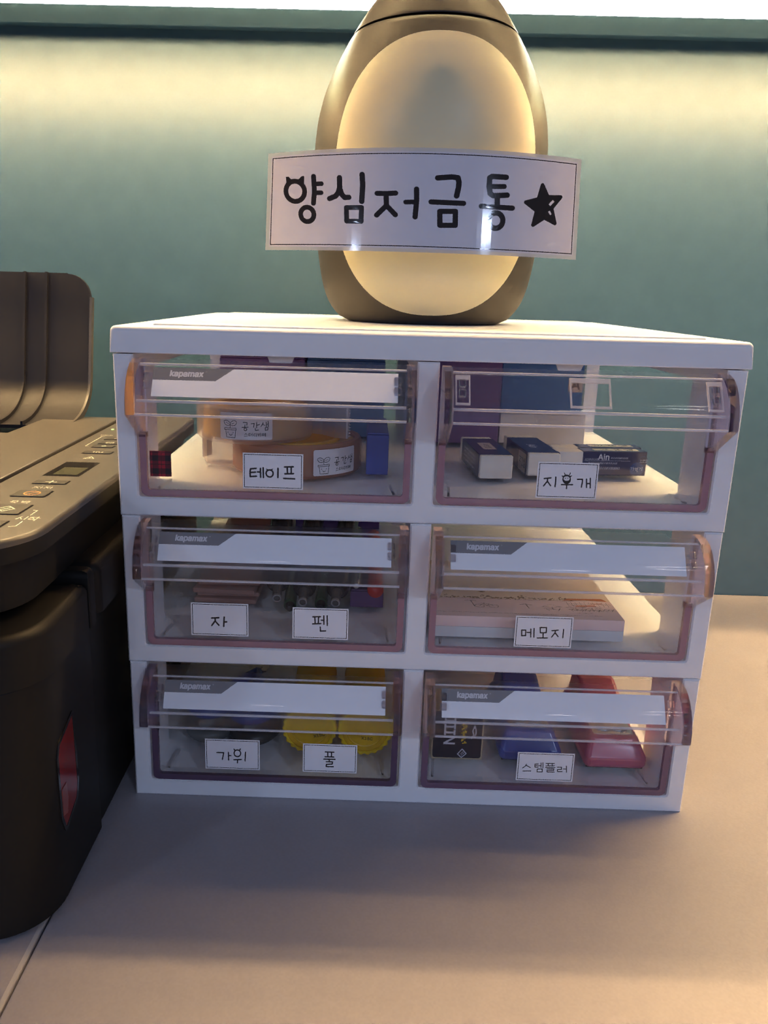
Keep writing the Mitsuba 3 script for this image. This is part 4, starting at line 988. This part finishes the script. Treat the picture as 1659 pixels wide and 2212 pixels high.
# ink window on the side: clear red window with the tank behind, in a dark recess
win = Polygon([(-0.0745, 0.1030), (-0.0940, 0.0960), (-0.0965, 0.0900), (-0.0960, 0.0540), (-0.0925, 0.0450), (-0.0762, 0.0520), (-0.0735, 0.0600)])
rec = win.buffer(.0022)
put(t + '__window_frame', ext(rec.difference(win), 'x', -0.1945, -0.1934), M_BLKGLOSS, False)
put(t + '__ink_window', ext(win, 'x', -0.1944, -0.1936), mat('inkred', pri((0.15, 0.008, 0.005), 0.14, spec=0.5)), False)
put(t + '__ink_level', ext(Polygon([(-0.0955, 0.0700), (-0.0890, 0.0705), (-0.0880, 0.0600), (-0.0900, 0.0520), (-0.0955, 0.0540)]), 'x', -0.1936, -0.1932), mat('inkpale', pri((0.20, 0.06, 0.055), 0.2)), False)
# seams as thin dark grooves standing in the surface
def seam(pts, r=.00035):
    return tube(pts, r, 6)
# control panel: recessed display, buttons with printed symbols
ZP = 0.2170
WHT, ORG = (0.62, 0.56, 0.46), (0.70, 0.22, 0.06)
put(t + '__display', bx(-0.2370, -0.2142, 0.0130, 0.0540, ZP - .0020, ZP + .00012), M_BLKGLOSS, False)
put(t + '__display__screen', bx(-0.2320, -0.2165, 0.0165, 0.0370, ZP + .00012, ZP + .0003), mat('lcd', pri((0.050, 0.055, 0.040), 0.12)), False)
mat('button', pri((0.022, 0.020, 0.019), 0.45, spec=0.7))
def button(x0, x1, y0, y1, sym=None, colr=WHT):
    g = rrect(x0, y0, x1, y1, .0012, 3)
    b = put(t + '__button', ext(g.buffer(-.0007), 'z', ZP - .001, ZP + .0004), 'mat_button', False)
    put(b + '__gap', ext(g.buffer(.0002).difference(g.buffer(-.0007)), 'z', ZP - .001, ZP + .00008), M_BLKGLOSS, False)
    if sym is not None:
        m, c = printed([(sym, colr)], flat_place([(x0 + x1) / 2, (y0 + y1) / 2, ZP + .0004], [1, 0, 0], [0, 1, 0]), step=0.04)
        put(b + '__symbol', m, M_PRINT, color=c)
button(-0.2351, -0.2145, -0.0087, 0.0010, strokes([L((-3, 0), (3, 0)), L((0, -3.3), (0, 3.3))], .9))
button(-0.2348, -0.2150, -0.0388, -0.0240, unary_union([ring(0, 0, 4.3, 4.3, .9), strokes([L((-3, -3), (3, 3))], .8)]), ORG)
dia = Polygon([(-4.6, 0), (0, 4.8), (4.6, 0), (0, -4.8)]).exterior.buffer(.42).union(strokes([L((-1.4, -1.8), (1.4, 1.8))], 1.0))
button(-0.2360, -0.2142, -0.0745, -0.0545, dia)
button(-0.2360, -0.2135, -0.1050, -0.0852, dia)
button(-0.2375, -0.2165, 0.0825, 0.0920, strokes([L((-3, 1.5), (-3, -1.5)), L((-1, -1.5), (-1, 1.0), (1, 1.0), (1, -1.5)), L((3, 1.5), (3, -1.5), (4, -1.5))], .8))
button(-0.2385, -0.2222, 0.1045, 0.1145, strokes([L((-.8, 0), (1.2, .6))], 1.6))
button(-0.2380, -0.2215, 0.1180, 0.1275, Polygon([(-2.6, -1.6), (2.6, -1.6), (2.6, 2), (-1.5, 2), (-2.6, .6)]).exterior.buffer(.35))
button(-0.2390, -0.2205, 0.1355, 0.1450, strokes([L((-2, 0), (-.6, 1.4), (.6, -.8), (2, 1))], .7))
ptxt = [
    # stop, black start, start with its brackets
    strokes([L((-230.4, -15.0), (-227.0, -15.0)), L((-228.7, -15.0), (-228.7, -16.2), (-230.3, -18.2)), L((-228.7, -16.4), (-227.0, -18.2)), L((-225.6, -14.6), (-225.6, -18.0)), L((-223.6, -15.0), (-221.0, -15.0)), L((-222.4, -15.0), (-223.8, -18.2)), L((-222.4, -16.2), (-221.0, -18.2)), L((-219.8, -14.6), (-219.8, -18.6))], .55),
    strokes([L((-229.2, -47.0), (-226.0, -47.0), (-226.0, -48.6)), L((-229.6, -49.4), (-225.4, -49.4)), L((-228.6, -50.4), (-226.2, -50.4), (-226.2, -51.6)), L((-228.6, -47.0), (-228.6, -48.6)), L((-223.4, -47.0), (-223.4, -49.4), (-221.4, -49.4), (-221.4, -47.0)), L((-223.4, -48.2), (-221.4, -48.2)), L((-220.2, -46.8), (-220.2, -50.0)), L((-219.2, -46.8), (-219.2, -50.2)), L((-222.6, -50.8), (-219.4, -50.8), (-219.4, -51.8))], .5),
    strokes([L((-211.0, -77.0), (-212.4, -81.4)), L((-211.3, -78.6), (-209.6, -81.4)), L((-208.0, -76.6), (-208.0, -82.0)), L((-206.4, -77.4), (-203.4, -77.4)), L((-205.0, -77.4), (-206.4, -80.4)), L((-205.0, -78.4), (-203.6, -80.2)), L((-202.4, -76.6), (-202.4, -80.8)), L((-202.4, -78.6), (-201.2, -78.6)), L((-206.0, -81.6), (-202.4, -81.6), (-202.4, -83.4))], .6),
    strokes([L((-210.5, -64.6), (-208.0, -65.0), (-208.0, -74.0)), L((-207.4, -85.2), (-207.2, -93.6), (-210.1, -94.8))], .55),
    strokes([L((-242.5, 149.8), (-244.6, 149.8), (-244.0, 110.3), (-242.2, 110.3))], .6),
    Polygon([(-230.0, 66.5), (-222.8, 66.2), (-226.8, 73.2)]).exterior.buffer(.35), strokes([L((-226.6, 70.6), (-226.6, 67.6))], .7),
    lines_of(-247.4, -238.2, [155.4], 1.0, 21)]
for g in ptxt:
    m, c = printed([(g, WHT)], lambda v: np.column_stack([v[:, 0] * 1e-3, v[:, 1] * 1e-3, ZP + v[:, 2] * 1e-3]), step=0.05)
    put(t + '__panel_lettering', m, M_PRINT, color=c)
put(t + '__power_lamp', moved(lathe([(0, 0), (.0012, 0), (.0012, .0004), (0, .0006)], 16), [-0.2464, 0.1817, ZP]), M_WHITE, True, emitter=emit((0.35, 1.0, 0.12), 1.6))
